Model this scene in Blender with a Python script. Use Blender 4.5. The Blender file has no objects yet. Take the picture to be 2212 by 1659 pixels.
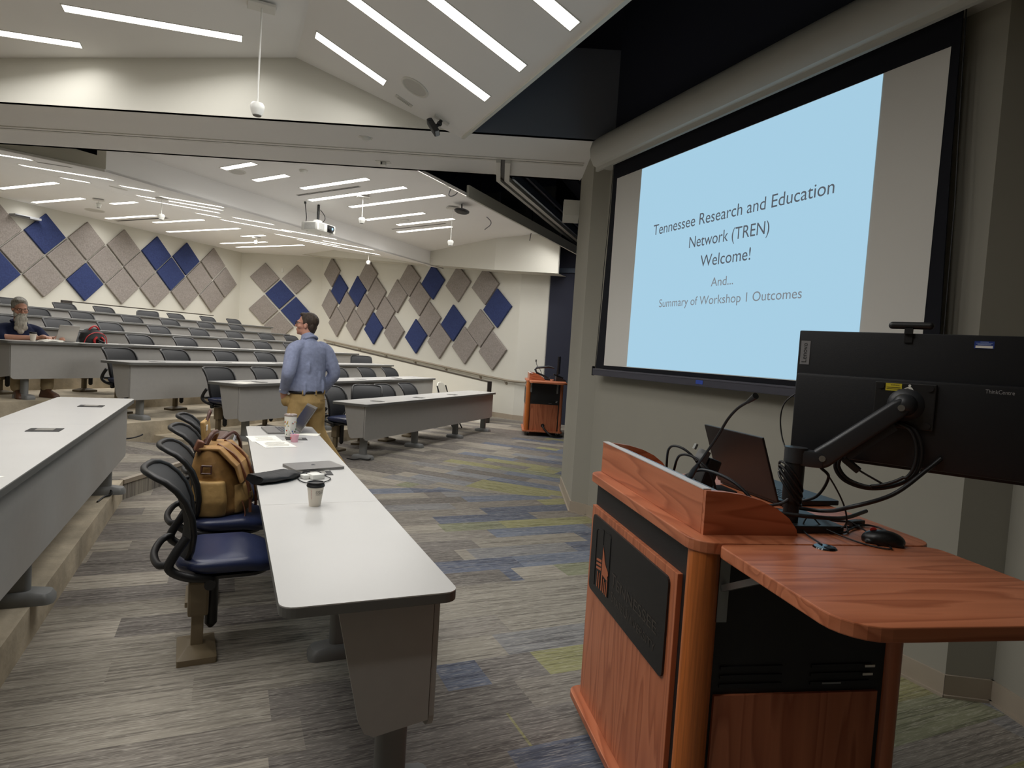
# Lecture hall with two mirrored halves, seen from beside the lectern of the near half.
# World: +Y runs along the projection-screen wall, +X points to the stage, Z is up, metres.
import bpy, bmesh, math, random
from mathutils import Vector, Matrix, Euler
random.seed(7)
SC = bpy.context.scene
COL = SC.collection
PI = math.pi
R = math.radians

# ------------------------------------------------------------------ camera
def make_camera():
    cd = bpy.data.cameras.new('camera'); co = bpy.data.objects.new('camera', cd); COL.objects.link(co)
    cd.sensor_fit = 'HORIZONTAL'; cd.sensor_width = 36.0; cd.lens = 1382.0 / 2212.0 * 36.0
    cd.clip_start = 0.05; cd.clip_end = 200
    pitch, roll, yaw = R(2.764), R(-3.65), R(24.0)
    cp, sp, cr, sr = math.cos(pitch), math.sin(pitch), math.cos(roll), math.sin(roll)
    fwd = Vector((0, cp, -sp)); down = Vector((0, -sp, -cp)); right = Vector((1, 0, 0))
    r2 = right * cr + down * sr; d2 = -right * sr + down * cr
    rz = Matrix.Rotation(-yaw, 3, 'Z')
    r2, d2, fwd = rz @ r2, rz @ d2, rz @ fwd
    m = Matrix((r2, -d2, -fwd)).transposed().to_4x4(); m.translation = Vector((0, 0, 1.5))
    co.matrix_world = m
    SC.camera = co
make_camera()

# ------------------------------------------------------------------ world, exposure
w = bpy.data.worlds.new('world'); SC.world = w; w.use_nodes = True
w.node_tree.nodes['Background'].inputs[0].default_value = (0.75, 0.8, 1.0, 1)
w.node_tree.nodes['Background'].inputs[1].default_value = 0.015
SC.view_settings.view_transform = 'Standard'; SC.view_settings.look = 'None'
SC.view_settings.gamma = 1.0; SC.view_settings.use_curve_mapping = False
SC.view_settings.exposure = 0.12
SC.cycles.max_bounces = 8; SC.cycles.diffuse_bounces = 5; SC.cycles.glossy_bounces = 3
SC.cycles.transmission_bounces = 6; SC.cycles.transparent_max_bounces = 6
SC.cycles.sample_clamp_indirect = 6.0; SC.cycles.caustics_reflective = False; SC.cycles.caustics_refractive = False
STRIP_POWER = 5.0      # glow of the diffusers of the ceiling strips
STRIP_RADIANCE = 20.0  # light the strips throw down
SLIDE_POWER = 0.91     # projected slide

# ------------------------------------------------------------------ mirror plane between the two halves
NX, NY, CC = math.sin(R(24)), math.cos(R(24)), 6.75
def far(x, y, z=None):
    """point of the far half given in the near half's coordinates (mirror image about the partition)"""
    d = x * NX + y * NY - CC
    p = (x - 2 * d * NX, y - 2 * d * NY)
    return p if z is None else Vector((p[0], p[1], z))
def far_dir(a):
    """heading of the mirrored direction, radians"""
    dx, dy = math.cos(a), math.sin(a); d = dx * NX + dy * NY
    return math.atan2(dy - 2 * d * NY, dx - 2 * d * NX)

# ------------------------------------------------------------------ colours and materials
def lin(c):
    c /= 255.0
    return c / 12.92 if c <= 0.04045 else ((c + 0.055) / 1.055) ** 2.4
def rgb(t): return (lin(t[0]), lin(t[1]), lin(t[2]), 1)
MATS = {}
def mat(name, col, rough=0.6, metal=0.0, var=0.0, scale=8.0, bump=0.0, bscale=60.0, emit=None, power=0.0, spec=0.5, stretch=(1, 1, 1), coat=0.0, alpha=1.0, trans=0.0, sheen=0.0):
    if name in MATS: return MATS[name]
    m = bpy.data.materials.new(name); m.use_nodes = True; nt = m.node_tree; ns = nt.nodes
    b = ns['Principled BSDF']; c = rgb(col)
    b.inputs['Base Color'].default_value = c; b.inputs['Roughness'].default_value = rough
    b.inputs['Metallic'].default_value = metal; b.inputs['Specular IOR Level'].default_value = spec
    b.inputs['Coat Weight'].default_value = coat; b.inputs['Alpha'].default_value = alpha
    b.inputs['Transmission Weight'].default_value = trans; b.inputs['Sheen Weight'].default_value = sheen
    if emit:
        b.inputs['Emission Color'].default_value = rgb(emit); b.inputs['Emission Strength'].default_value = power
    if var or bump:
        tc = ns.new('ShaderNodeTexCoord'); mp = ns.new('ShaderNodeMapping'); mp.inputs['Scale'].default_value = stretch
        nt.links.new(tc.outputs['Object'], mp.inputs[0])
    if var:
        n = ns.new('ShaderNodeTexNoise'); n.inputs['Scale'].default_value = scale; n.inputs['Detail'].default_value = 4
        r = ns.new('ShaderNodeValToRGB'); e = r.color_ramp.elements
        e[0].position = 0.3; e[1].position = 0.7
        e[0].color = tuple(max(0, x * (1 - var)) for x in c[:3]) + (1,)
        e[1].color = tuple(min(1, x * (1 + var)) for x in c[:3]) + (1,)
        nt.links.new(mp.outputs[0], n.inputs[0]); nt.links.new(n.outputs[0], r.inputs[0]); nt.links.new(r.outputs[0], b.inputs['Base Color'])
    if bump:
        n2 = ns.new('ShaderNodeTexNoise'); n2.inputs['Scale'].default_value = bscale; n2.inputs['Detail'].default_value = 3
        bp = ns.new('ShaderNodeBump'); bp.inputs['Strength'].default_value = bump; bp.inputs['Distance'].default_value = 0.01
        nt.links.new(mp.outputs[0], n2.inputs[0]); nt.links.new(n2.outputs[0], bp.inputs['Height']); nt.links.new(bp.outputs[0], b.inputs['Normal'])
    MATS[name] = m
    return m

class G:
    """small node-graph helper"""
    def __init__(s, name):
        s.m = bpy.data.materials.new(name); s.m.use_nodes = True; s.t = s.m.node_tree; s.b = s.t.nodes['Principled BSDF']; MATS[name] = s.m
    def n(s, kind, **kw):
        x = s.t.nodes.new('ShaderNode' + kind)
        for k, v in kw.items(): setattr(x, k, v)
        return x
    def put(s, sock, v):
        if hasattr(v, 'is_output'): s.t.links.new(v, sock)
        else: sock.default_value = v
    def math(s, op, a, b=0.0, c=0.0):
        x = s.n('Math', operation=op); s.put(x.inputs[0], a); s.put(x.inputs[1], b)
        if op in ('MULTIPLY_ADD', 'SMOOTHSTEP'): s.put(x.inputs[2], c)
        return x.outputs[0]
    def combine(s, x, y, z=0.0):
        v = s.n('CombineXYZ'); s.put(v.inputs[0], x); s.put(v.inputs[1], y); s.put(v.inputs[2], z); return v.outputs[0]
    def white(s, vec):
        v = s.n('TexWhiteNoise', noise_dimensions='3D'); s.put(v.inputs[0], vec); return v
    def noise(s, vec, scale, detail=3, rough=0.5):
        v = s.n('TexNoise'); s.put(v.inputs['Vector'], vec); v.inputs['Scale'].default_value = scale; v.inputs['Detail'].default_value = detail
        v.inputs['Roughness'].default_value = rough; return v.outputs[0]
    def ramp(s, fac, stops, interp='LINEAR'):
        v = s.n('ValToRGB'); v.color_ramp.interpolation = interp; e = v.color_ramp.elements
        while len(e) < len(stops): e.new(0.5)
        for i, (p, c) in enumerate(stops): e[i].position = p; e[i].color = rgb(c)
        s.put(v.inputs[0], fac); return v.outputs[0]
    def mix(s, fac, a, b, mode='MIX'):
        v = s.n('Mix', data_type='RGBA', blend_type=mode); s.put(v.inputs['Factor'], fac); s.put(v.inputs['A'], a); s.put(v.inputs['B'], b)
        return v.outputs['Result']

def carpet_material():
    g = G('plank_carpet')
    pos = g.n('NewGeometry').outputs['Position']
    sx = g.n('SeparateXYZ'); g.put(sx.inputs[0], pos); X, Y, Z = sx.outputs
    d = g.math('ADD', g.math('ADD', g.math('MULTIPLY', X, NX), g.math('MULTIPLY', Y, NY)), -CC)
    m = g.math('MULTIPLY', g.math('MAXIMUM', d, 0.0), 2.0)
    U = g.math('SUBTRACT', X, g.math('MULTIPLY', m, NX)); V = g.math('SUBTRACT', Y, g.math('MULTIPLY', m, NY))
    row = g.math('FLOOR', g.math('DIVIDE', V, 0.235))
    sh = g.white(g.combine(row, 3.7)).outputs[0]
    us = g.math('ADD', g.math('DIVIDE', U, 0.94), sh)
    cell = g.math('FLOOR', us)
    side = g.math('GREATER_THAN', d, 0.0)
    wn = g.white(g.combine(row, cell, side)).outputs[0]
    wn2 = g.white(g.combine(row, cell, g.math('ADD', side, 7.3))).outputs[0]
    fine = g.noise(g.combine(g.math('MULTIPLY', U, 0.55), g.math('MULTIPLY', V, 17.0), wn), 4.0, 4, 0.6)
    yarn = g.noise(g.combine(g.math('MULTIPLY', U, 5.0), g.math('MULTIPLY', V, 62.0), wn), 3.0, 2, 0.7)
    grey = g.ramp(wn, [(0.0, (112, 106, 102)), (0.2, (140, 133, 124)), (0.4, (160, 153, 140)), (0.62, (124, 118, 114)), (0.78, (174, 166, 152)), (1.0, (148, 141, 132))], 'CONSTANT')
    blue = g.ramp(wn, [(0.0, (86, 98, 124)), (0.2, (150, 143, 134)), (0.34, (112, 124, 146)), (0.52, (138, 138, 140)), (0.66, (160, 158, 104)), (0.78, (140, 144, 112)), (0.88, (146, 150, 156))], 'CONSTANT')
    zone = g.n('MapRange', interpolation_type='SMOOTHSTEP'); g.put(zone.inputs[0], U)
    zone.inputs[1].default_value = 0.75; zone.inputs[2].default_value = 2.5; zone.inputs[3].default_value = 0.0; zone.inputs[4].default_value = 0.85
    pick = g.math('LESS_THAN', wn2, zone.outputs[0])
    base = g.mix(0.35, g.mix(pick, grey, blue), (0.20, 0.185, 0.16, 1))
    lo = g.mix(1.0, base, (0.50, 0.49, 0.50, 1), 'MULTIPLY')
    hi = g.mix(0.38, base, (0.62, 0.58, 0.50, 1), 'MIX')
    c1 = g.mix(g.ramp(fine, [(0.36, (0, 0, 0)), (0.56, (255, 255, 255))]), lo, base)
    c2 = g.mix(g.ramp(yarn, [(0.50, (0, 0, 0)), (0.72, (255, 255, 255))]), c1, hi)
    g.put(g.b.inputs['Base Color'], c2); g.b.inputs['Roughness'].default_value = 0.95; g.b.inputs['Specular IOR Level'].default_value = 0.1
    bp = g.n('Bump'); bp.inputs['Strength'].default_value = 0.35; bp.inputs['Distance'].default_value = 0.004
    g.put(bp.inputs['Height'], yarn); g.put(g.b.inputs['Normal'], bp.outputs[0])
    return g.m

def wood_material(name, axis, dark=1.0):
    """cherry laminate; grain runs along the given object axis"""
    g = G(name)
    tc = g.n('TexCoord').outputs['Object']; s = g.n('SeparateXYZ'); g.put(s.inputs[0], tc); a = list(s.outputs)
    st = [9.0, 9.0, 9.0]; st[axis] = 0.9
    v = g.combine(g.math('MULTIPLY', a[0], st[0]), g.math('MULTIPLY', a[1], st[1]), g.math('MULTIPLY', a[2], st[2]))
    big = g.noise(v, 0.9, 2, 0.4)
    rings = g.math('FRACT', g.math('MULTIPLY', big, 9.0))
    st2 = [120.0, 120.0, 120.0]; st2[axis] = 4.0
    v2 = g.combine(g.math('MULTIPLY', a[0], st2[0]), g.math('MULTIPLY', a[1], st2[1]), g.math('MULTIPLY', a[2], st2[2]))
    fine = g.noise(v2, 1.0, 3, 0.6)
    k = dark
    c = g.ramp(rings, [(0.0, (196 * k, 120 * k, 84 * k)), (0.55, (184 * k, 109 * k, 74 * k)), (0.85, (164 * k, 92 * k, 60 * k)), (1.0, (192 * k, 117 * k, 81 * k))])
    c2 = g.mix(g.ramp(fine, [(0.35, (90, 90, 90)), (0.65, (0, 0, 0))]), c, (0.13, 0.045, 0.02, 1))
    g.put(g.b.inputs['Base Color'], c2); g.b.inputs['Roughness'].default_value = 0.36; g.b.inputs['Specular IOR Level'].default_value = 0.45
    return g.m

def fabric_panel(name, col, amt=0.10):
    g = G(name); tc = g.n('TexCoord').outputs['Object']
    s = g.n('SeparateXYZ'); g.put(s.inputs[0], tc); a = s.outputs
    n1 = g.noise(g.combine(g.math('MULTIPLY', a[0], 160.0), g.math('MULTIPLY', a[1], 22.0), g.math('MULTIPLY', a[2], 22.0)), 1.0, 2)
    n2 = g.noise(g.combine(g.math('MULTIPLY', a[0], 22.0), g.math('MULTIPLY', a[1], 22.0), g.math('MULTIPLY', a[2], 160.0)), 1.0, 2)
    f = g.math('MULTIPLY', g.math('ADD', n1, n2), 0.5)
    lo = tuple(c * (1 - amt) for c in col); hi = tuple(min(255, c * (1 + amt)) for c in col)
    g.put(g.b.inputs['Base Color'], g.ramp(f, [(0.38, lo), (0.62, hi)])); g.b.inputs['Roughness'].default_value = 0.95
    g.b.inputs['Specular IOR Level'].default_value = 0.1
    return g.m

CARPET = carpet_material()
WOOD_V = wood_material('cherry_upright', 2); WOOD_H = wood_material('cherry_level', 1); WOOD_W = wood_material('cherry_cross', 0)
GREY_PANEL = fabric_panel('grey_acoustic_cloth', (146, 139, 134)); BLUE_PANEL = fabric_panel('navy_acoustic_cloth', (58, 68, 108))
WALL = mat('cream_paint', (212, 210, 200), 0.9, var=0.015, scale=1.5, spec=0.2)
CEIL = mat('white_ceiling_paint', (236, 235, 233), 0.9, var=0.01, scale=1.2, spec=0.2)
GREYWALL = mat('grey_paint', (156, 153, 142), 0.9, var=0.03, scale=1.1, spec=0.2)
BLACKWALL = mat('black_paint', (52, 54, 66), 0.9, spec=0.15)
SLATE = mat('slate_paint', (124, 128, 138), 0.9, spec=0.2)
BASE = mat('beige_vinyl_base', (164, 152, 136), 0.6, var=0.03)
CONCRETE = mat('worn_concrete', (186, 174, 152), 0.85, var=0.22, scale=5, bump=0.5, bscale=18)
STRIPM = mat('light_strip', (255, 255, 255), 0.5, emit=(255, 250, 242), power=STRIP_POWER)
TRIMW = mat('white_metal', (212, 210, 203), 0.45)
TOPM = mat('pale_grey_laminate', (196, 195, 192), 0.26, var=0.012, scale=3, spec=0.45)
EDGE = mat('grey_edge_band', (104, 104, 101), 0.55)
PANELM = mat('grey_laminate', (164, 162, 158), 0.5, var=0.02, scale=20)
STEEL = mat('grey_powder_coat', (122, 123, 122), 0.5)
TAUPE = mat('taupe_powder_coat', (122, 108, 84), 0.45)
BROWNM = mat('bronze_powder_coat', (74, 64, 54), 0.5)
BLKP = mat('black_plastic', (26, 26, 27), 0.45, var=0.06, scale=40)
MESH = mat('charcoal_mesh', (36, 37, 39), 0.75, var=0.12, scale=220)
NAVY = mat('navy_vinyl', (40, 48, 78), 0.33, bump=0.05, bscale=140)
BLK = mat('black_metal', (18, 18, 20), 0.5)
WHITEP = mat('white_plastic', (226, 226, 220), 0.4)
PAPER = mat('white_paper', (236, 234, 224), 0.8)
INK = mat('grey_ink', (110, 110, 110), 0.8)

# ------------------------------------------------------------------ mesh building
class MB:
    def __init__(s): s.bm = bmesh.new()
    def box(s, c, size, rot=None, bev=0.0):
        r = bmesh.ops.create_cube(s.bm, size=1.0); vs = r['verts']
        m = Matrix.LocRotScale(Vector(c), rot or Euler((0, 0, 0)), Vector(size)); bmesh.ops.transform(s.bm, matrix=m, verts=vs)
        if bev:
            es = {e for v in vs for e in v.link_edges}
            bmesh.ops.bevel(s.bm, geom=list(es), offset=bev, segments=2, affect='EDGES', profile=0.6)
        return s
    def cyl(s, a, b, r, r2=None, n=16, caps=True):
        a, b = Vector(a), Vector(b); d = b - a; q = d.to_track_quat('Z', 'Y')
        m = Matrix.LocRotScale((a + b) / 2, q, Vector((1, 1, 1)))
        bmesh.ops.create_cone(s.bm, cap_ends=caps, segments=n, radius1=r, radius2=r if r2 is None else r2, depth=d.length, matrix=m); return s
    def ball(s, c, r, sc=(1, 1, 1), n=16, rot=None):
        m = Matrix.LocRotScale(Vector(c), rot or Euler((0, 0, 0)), Vector(sc)); bmesh.ops.create_uvsphere(s.bm, u_segments=n, v_segments=max(6, n // 2), radius=r, matrix=m); return s
    def prism(s, pts, z0, z1, m=None):
        bm = s.bm; m = m or Matrix()
        lo = [bm.verts.new(m @ Vector((p[0], p[1], z0))) for p in pts]; hi = [bm.verts.new(m @ Vector((p[0], p[1], z1))) for p in pts]
        n = len(pts); bm.faces.new(lo[::-1]); bm.faces.new(hi)
        for i in range(n): bm.faces.new((lo[i], lo[(i + 1) % n], hi[(i + 1) % n], hi[i]))
        return s
    def poly(s, pts):
        s.bm.faces.new([s.bm.verts.new(Vector(p)) for p in pts]); return s
    def slab(s, pts, off):
        """polygon pts (3-D, flat) thickened by the vector off"""
        bm = s.bm; off = Vector(off); lo = [bm.verts.new(Vector(p)) for p in pts]; hi = [bm.verts.new(Vector(p) + off) for p in pts]; n = len(pts)
        bm.faces.new(lo); bm.faces.new(hi[::-1])
        for i in range(n): bm.faces.new((lo[(i + 1) % n], lo[i], hi[i], hi[(i + 1) % n]))
        return s
    def loft(s, rings, cap=True, close=True):
        bm = s.bm; vr = [[bm.verts.new(Vector(p)) for p in r] for r in rings]; n = len(rings[0])
        for a, b in zip(vr, vr[1:]):
            for i in range(n if close else n - 1): bm.faces.new((a[i], a[(i + 1) % n], b[(i + 1) % n], b[i]))
        if cap and close: bm.faces.new(vr[0][::-1]); bm.faces.new(vr[-1])
        return s
    def lathe(s, prof, c=(0, 0, 0), n=24, m=None):
        m = m or Matrix(); rings = []
        for r, z in prof: rings.append([m @ (Vector(c) + Vector((r * math.cos(2 * PI * i / n), r * math.sin(2 * PI * i / n), z))) for i in range(n)])
        return s.loft(rings)
    def tube(s, pts, r, n=8, cap=True):
        pts = [Vector(p) for p in pts]; rings = []; up = None
        rr = r if isinstance(r, (list, tuple)) else [r] * len(pts)
        for i, p in enumerate(pts):
            t = (pts[min(i + 1, len(pts) - 1)] - pts[max(i - 1, 0)])
            if t.length < 1e-7: t = Vector((0, 0, 1))
            t.normalize()
            if up is None: up = t.orthogonal().normalized()
            up = (up - t * up.dot(t)); up = up.normalized() if up.length > 1e-5 else t.orthogonal().normalized()
            sd = t.cross(up)
            rings.append([p + (up * math.cos(2 * PI * k / n) + sd * math.sin(2 * PI * k / n)) * rr[i] for k in range(n)])
        return s.loft(rings, cap)
    def add(s, other, m=None):
        me = bpy.data.meshes.new('tmp'); other.bm.to_mesh(me)
        if m is not None: me.transform(m)
        s.bm.from_mesh(me); bpy.data.meshes.remove(me); return s
    def build(s, name, material, parent=None, smooth=None, sub=0, bevel=0.0):
        bmesh.ops.remove_doubles(s.bm, verts=s.bm.verts, dist=1e-6)
        bmesh.ops.recalc_face_normals(s.bm, faces=s.bm.faces)
        me = bpy.data.meshes.new(name); s.bm.to_mesh(me); s.bm.free()
        o = bpy.data.objects.new(name, me); COL.objects.link(o)
        for mm in (material if isinstance(material, (list, tuple)) else [material]): me.materials.append(mm)
        if parent is not None: o.parent = parent
        if bevel:
            b = o.modifiers.new('bevel', 'BEVEL'); b.width = bevel; b.segments = 2; b.limit_method = 'ANGLE'; b.angle_limit = R(40)
        if sub:
            b = o.modifiers.new('sub', 'SUBSURF'); b.levels = sub; b.render_levels = sub
        if smooth is not None or sub:
            a = 60 if smooth is None else smooth
            me.polygons.foreach_set('use_smooth', [True] * len(me.polygons))
            if not sub:
                try: me.set_sharp_from_angle(angle=R(a))
                except Exception: pass
        return o

def tag(o, label, cat, group=None, kind=None):
    o['label'] = label; o['category'] = cat
    if group: o['group'] = group
    if kind: o['kind'] = kind
    return o
def thing(name, label, cat, loc=(0, 0, 0), rz=0.0, group=None):
    o = bpy.data.objects.new(name, None); COL.objects.link(o); o.empty_display_size = 0.1
    o.location = loc; o.rotation_euler = (0, 0, rz)
    return tag(o, label, cat, group)
def struct(o): o['kind'] = 'structure'; return o
def dup(root, loc=None, rz=None, label=None, group=None):
    def cp(o, parent):
        c = o.copy(); COL.objects.link(c)
        if parent is not None: c.parent = parent
        for ch in o.children: cp(ch, c)
        return c
    r = cp(root, None)
    if loc is not None: r.location = loc
    if rz is not None: r.rotation_euler = (0, 0, rz)
    if label: r['label'] = label
    if group: r['group'] = group
    return r
def spline(pts, n=8):
    """Catmull-Rom through the points"""
    P = [Vector(p) for p in pts]; P = [P[0] * 2 - P[1]] + P + [P[-1] * 2 - P[-2]]; out = []
    for i in range(1, len(P) - 2):
        a, b, c, d = P[i - 1:i + 3]
        for k in range(n):
            t = k / n
            out.append(0.5 * ((2 * b) + (c - a) * t + (2 * a - 5 * b + 4 * c - d) * t * t + (3 * b - a - 3 * c + d) * t ** 3))
    out.append(P[-2]); return out
def rrect(w, h, r, n=5, cx=0.0, cy=0.0):
    """rounded rectangle outline, counter-clockwise; r may be a 4-tuple (BR, TR, TL, BL)"""
    rs = r if isinstance(r, (tuple, list)) else (r,) * 4; out = []
    for (sx, sy, a0), q in zip(((1, -1, -90), (1, 1, 0), (-1, 1, 90), (-1, -1, 180)), rs):
        ox, oy = cx + sx * (w / 2 - q), cy + sy * (h / 2 - q)
        if q <= 1e-6: out.append((ox, oy)); continue
        for i in range(n + 1):
            a = R(a0 + 90 * i / n); out.append((ox + q * math.cos(a), oy + q * math.sin(a)))
    return out
# ================================================================== the room
STEP = 0.1765
FLOOR = MB().poly([(-14, -5, 0), (9, -5, 0), (9, 25, 0), (-14, 25, 0)]).build('floor', CARPET); struct(FLOOR)

def wall(name, p, q, z0, z1, m, t=0.12, out=1):
    """upright wall from p to q; its thickness lies on the right-hand side of p->q when out = 1"""
    p, q = Vector((p[0], p[1])), Vector((q[0], q[1])); d = (q - p).normalized(); n = Vector((d.y, -d.x)) * t * out
    return struct(MB().prism([p, q, q + n, p + n], z0, z1).build(name, m))
def along(p, ang, s): return (p[0] + math.cos(ang) * s, p[1] + math.sin(ang) * s)

WB, WC, WD = (5.934, 13.178), (2.594, 21.039), (0.248, 21.987)          # corners of the far walls
SIDE_A = math.atan2(WC[1] - WB[1], WC[0] - WB[0]); BACK_A = R(158); REAR_A = R(46)
WE = along(WD, REAR_A, -13.5)
wall('wall_far_side', WB, WC, 0, 5.2, WALL)
wall('wall_far_back', WC, WD, 0, 5.2, WALL)
wall('wall_far_rear', WD, WE, 0, 5.2, WALL)
WF = along(WB, R(-48), 0.70)
wall('wall_far_front', WF, WB, 0, 5.2, WALL, 0.02)
wall('wall_far_stage', along(WB, R(-48), 6.0), along(WB, R(-48), 0.68), 0, 6.0, BLACKWALL, 0.1)
wall('wall_near_rear', (-9.0, 13.0), (-9.0, -4.0), 0, 5.2, WALL, 0.1, -1)
wall('wall_behind_camera', (-9.0, -3.6), (6.0, -3.6), 0, 6.0, GREYWALL, 0.1)
# screen wall of the near half, with its step at the corner nearest the camera
wall('wall_screen', (3.18, 5.215), (3.18, 1.855), 0, 3.52, GREYWALL, 0.14, -1)
wall('wall_screen_return', (3.18, 1.855), (3.36, 1.745), 0, 6.0, GREYWALL, 0.14, -1)
wall('wall_stage_side', (3.36, 1.745), (2.95, 0.66), 0, 6.0, GREYWALL, 0.14, -1)
wall('wall_stage_rear', (2.95, 0.66), (4.0, -3.6), 0, 6.0, GREYWALL, 0.14, -1)
wall('wall_above_screen', (3.18, 5.17), (3.18, 1.80), 3.52, 6.0, BLACKWALL, 0.14, -1)
# pier at the end of the partition
PA, PB, PE = (3.093, 5.361), (3.582, 6.475), (3.18, 5.20)
struct(MB().prism([PA, PE, (4.3, 4.75), far(4.3, 4.75), far(*PE), PB], 0, 3.515).build('wall_partition_pier', GREYWALL))
# upper black void over the stage
struct(MB().poly([(-14, -5, 6.0), (-14, 25, 6.0), (9, 25, 6.0), (9, -5, 6.0)]).build('ceiling', BLACKWALL))

def baseboard(name, pts, h=0.105, t=0.012, m=None):
    b = MB()
    for p, q in zip(pts, pts[1:]):
        p, q = Vector(p), Vector(q); d = (q - p).normalized(); n = Vector((-d.y, d.x)) * t
        e = d * t
        b.prism([p + n * 0.02, q + n * 0.02, q + n + e * 0.5, p + n - e * 0.5], 0, h)
        b.prism([p + n * 0.02, q + n * 0.02, q + n * 2 + e, p + n * 2 - e], 0, 0.012)
    return struct(b.build(name, m or BASE))
baseboard('baseboard_screen', [(2.95, 0.66), (3.36, 1.745), (3.18, 1.855), (3.18, 5.20), PA, PB])
baseboard('baseboard_far', [along(WB, R(-48), 0.69), WB, along(WB, SIDE_A, 6.5)])

# ---- bulkhead with the partition track between the halves
def beam_pt(u, d, z): return Vector((u * NY + d * NX, -u * NX + d * NY, z))
D1, D2, DT, ZS = 6.01, 7.43, 6.79, 3.512
struct(MB().poly([beam_pt(-9, D1, ZS), beam_pt(-9, D2, ZS), beam_pt(0.62, D2, ZS), beam_pt(0.82, D1, ZS)]).build('trim_1', CEIL))
struct(MB().slab([beam_pt(-9, D1, ZS), beam_pt(-0.60, D1, ZS), beam_pt(-0.60, D1, 4.33), beam_pt(-9, D1, 4.33)], (NX * .05, NY * .05, 0)).build('wall_bulkhead_near', WALL))
struct(MB().slab([beam_pt(-0.60, D1, ZS), beam_pt(0.82, D1, ZS), beam_pt(0.82, D1, 4.33), beam_pt(-0.60, D1, 4.33)], (NX * .05, NY * .05, 0)).build('wall_bulkhead_stage', SLATE))
struct(MB().slab([beam_pt(-9, D2, ZS), beam_pt(0.62, D2, ZS), beam_pt(0.62, D2, 4.5), beam_pt(-9, D2, 4.5)], (-NX * .05, -NY * .05, 0)).build('wall_bulkhead_far', WALL))
tr = MB()
for dd, ww, hh in ((DT - 0.035, 0.05, 0.008), (DT + 0.035, 0.05, 0.008)):
    tr.box(beam_pt(-4.2, dd, ZS - hh / 2), (9.6, ww, hh), Euler((0, 0, R(-24))))
struct(tr.build('trim_2', TRIMW))
struct(MB().box(beam_pt(-4.2, DT, ZS - 0.002), (9.6, 0.018, 0.003), Euler((0, 0, R(-24)))).build('trim_3', BLK))
# stacking track: out of the soffit, then slanting back over the stage
st_ = thing('stacking_track', 'white double partition track slanting back over the dark far stage', 'track', (2.58, 6.28, 3.5))
P0, P1, P2 = Vector((2.54, 6.29, 3.49)), Vector((2.815, 6.95, 3.49)), Vector((5.9, 10.35, 3.49))
def rail_pair(off0, off1, dz0, dz1, m, nm):
    b = MB()
    def shift(a, c, o): d = (c - a).normalized(); return Vector((d.y, -d.x, 0)) * o
    for o0, o1 in ((off0, off1),):
        j = (shift(P0, P1, 1) + shift(P1, P2, 1)).normalized() / max(0.3, (shift(P0, P1, 1) + shift(P1, P2, 1)).normalized().dot(shift(P0, P1, 1)))
        A = [P0 + shift(P0, P1, 1) * o0, P1 + j * o0, P2 + shift(P1, P2, 1) * o0, P2 + shift(P1, P2, 1) * o1, P1 + j * o1, P0 + shift(P0, P1, 1) * o1]
        A = [a - st_.location for a in A]
        for quad in ((A[0], A[1], A[4], A[5]), (A[1], A[2], A[3], A[4])): b.slab([q + Vector((0, 0, dz0)) for q in quad], (0, 0, dz1 - dz0))
    return b.build(nm, m, st_)
rail_pair(-0.075, -0.028, -0.02, 0.03, TRIMW, 'rail'); rail_pair(0.018, 0.075, -0.02, 0.03, TRIMW, 'rail'); rail_pair(-0.03, 0.02, 0.012, 0.03, BLK, 'slot')
ALU = mat('dull_aluminium', (120, 132, 146), 0.35, 0.8)
b = MB(); dd_ = (P2 - P1).normalized(); nn_ = Vector((dd_.y, -dd_.x, 0))
for o, z0, z1 in ((0.11, 0.0, 0.10), (0.17, 0.10, 0.16)):
    b.slab([P1 + nn_ * o - st_.location + Vector((0, 0, z0)), P2 + nn_ * o - st_.location + Vector((0, 0, z0)), P2 + nn_ * o - st_.location + Vector((0, 0, z1)), P1 + nn_ * o - st_.location + Vector((0, 0, z1))], nn_ * 0.03)
b.build('channel', ALU, st_)

# ---- folded ceilings of the two halves: (x0, z0, x1, z1) across, running along Y
def clipline(fn, x, dlim): return fn(x, (dlim - NX * x) / NY) if fn is far else (x, (dlim - NX * x) / NY)
def ceil_piece(name, x0, z0, x1, z1, half, dlim, ylow):
    ya, yb = (dlim - NX * x0) / NY, (dlim - NX * x1) / NY
    pts = [(x0, ya, z0), (x1, yb, z1), (x1, ylow(x1), z1), (x0, ylow(x0), z0)]
    if half == 'far': pts = [far(*p) for p in pts]
    return struct(MB().slab(pts, (0, 0, 0.03)).build(name, CEIL))
FB, FDIR = far(*WB), math.atan2(-0.326, -0.946)
def far_low(x): return min(-0.9, FB[1] + (x - FB[0]) * (-0.326 / -0.946)) - 0.05
near_low = lambda x: -2.6
DF = 2 * CC - D2
def CLz(x): return 4.08 - 0.069 * (0.46 - x)
def NRz(x): return 4.08 - 0.44 * (x - 0.46)
def FRz(x): return 4.062 - 0.475 * (x - 0.2)
def RBz(x): return 3.51 + 0.155 * (-2.9 - x)
def RAz(x): return 4.153 - 0.015 * (-7.05 - x)
ceil_piece('ceiling_near_slope', 1.9, NRz(1.9), 0.46, 4.08, 'near', D1, near_low)
ceil_piece('ceiling_near_main', 0.46, 4.08, -2.9, CLz(-2.9), 'near', D1, near_low)
ceil_piece('ceiling_near_rear', -2.9, 3.51, -7.05, 4.153, 'near', 5.06, near_low)
ceil_piece('ceiling_near_back', -7.05, 4.153, -10.8, RAz(-10.8), 'near', 5.06, near_low)
ceil_piece('ceiling_far_slope', 1.85, FRz(1.85), 0.2, 4.062, 'far', DF, far_low)
ceil_piece('ceiling_far_main', 0.2, 4.062, -2.9, CLz(-2.9), 'far', DF, far_low)
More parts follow.
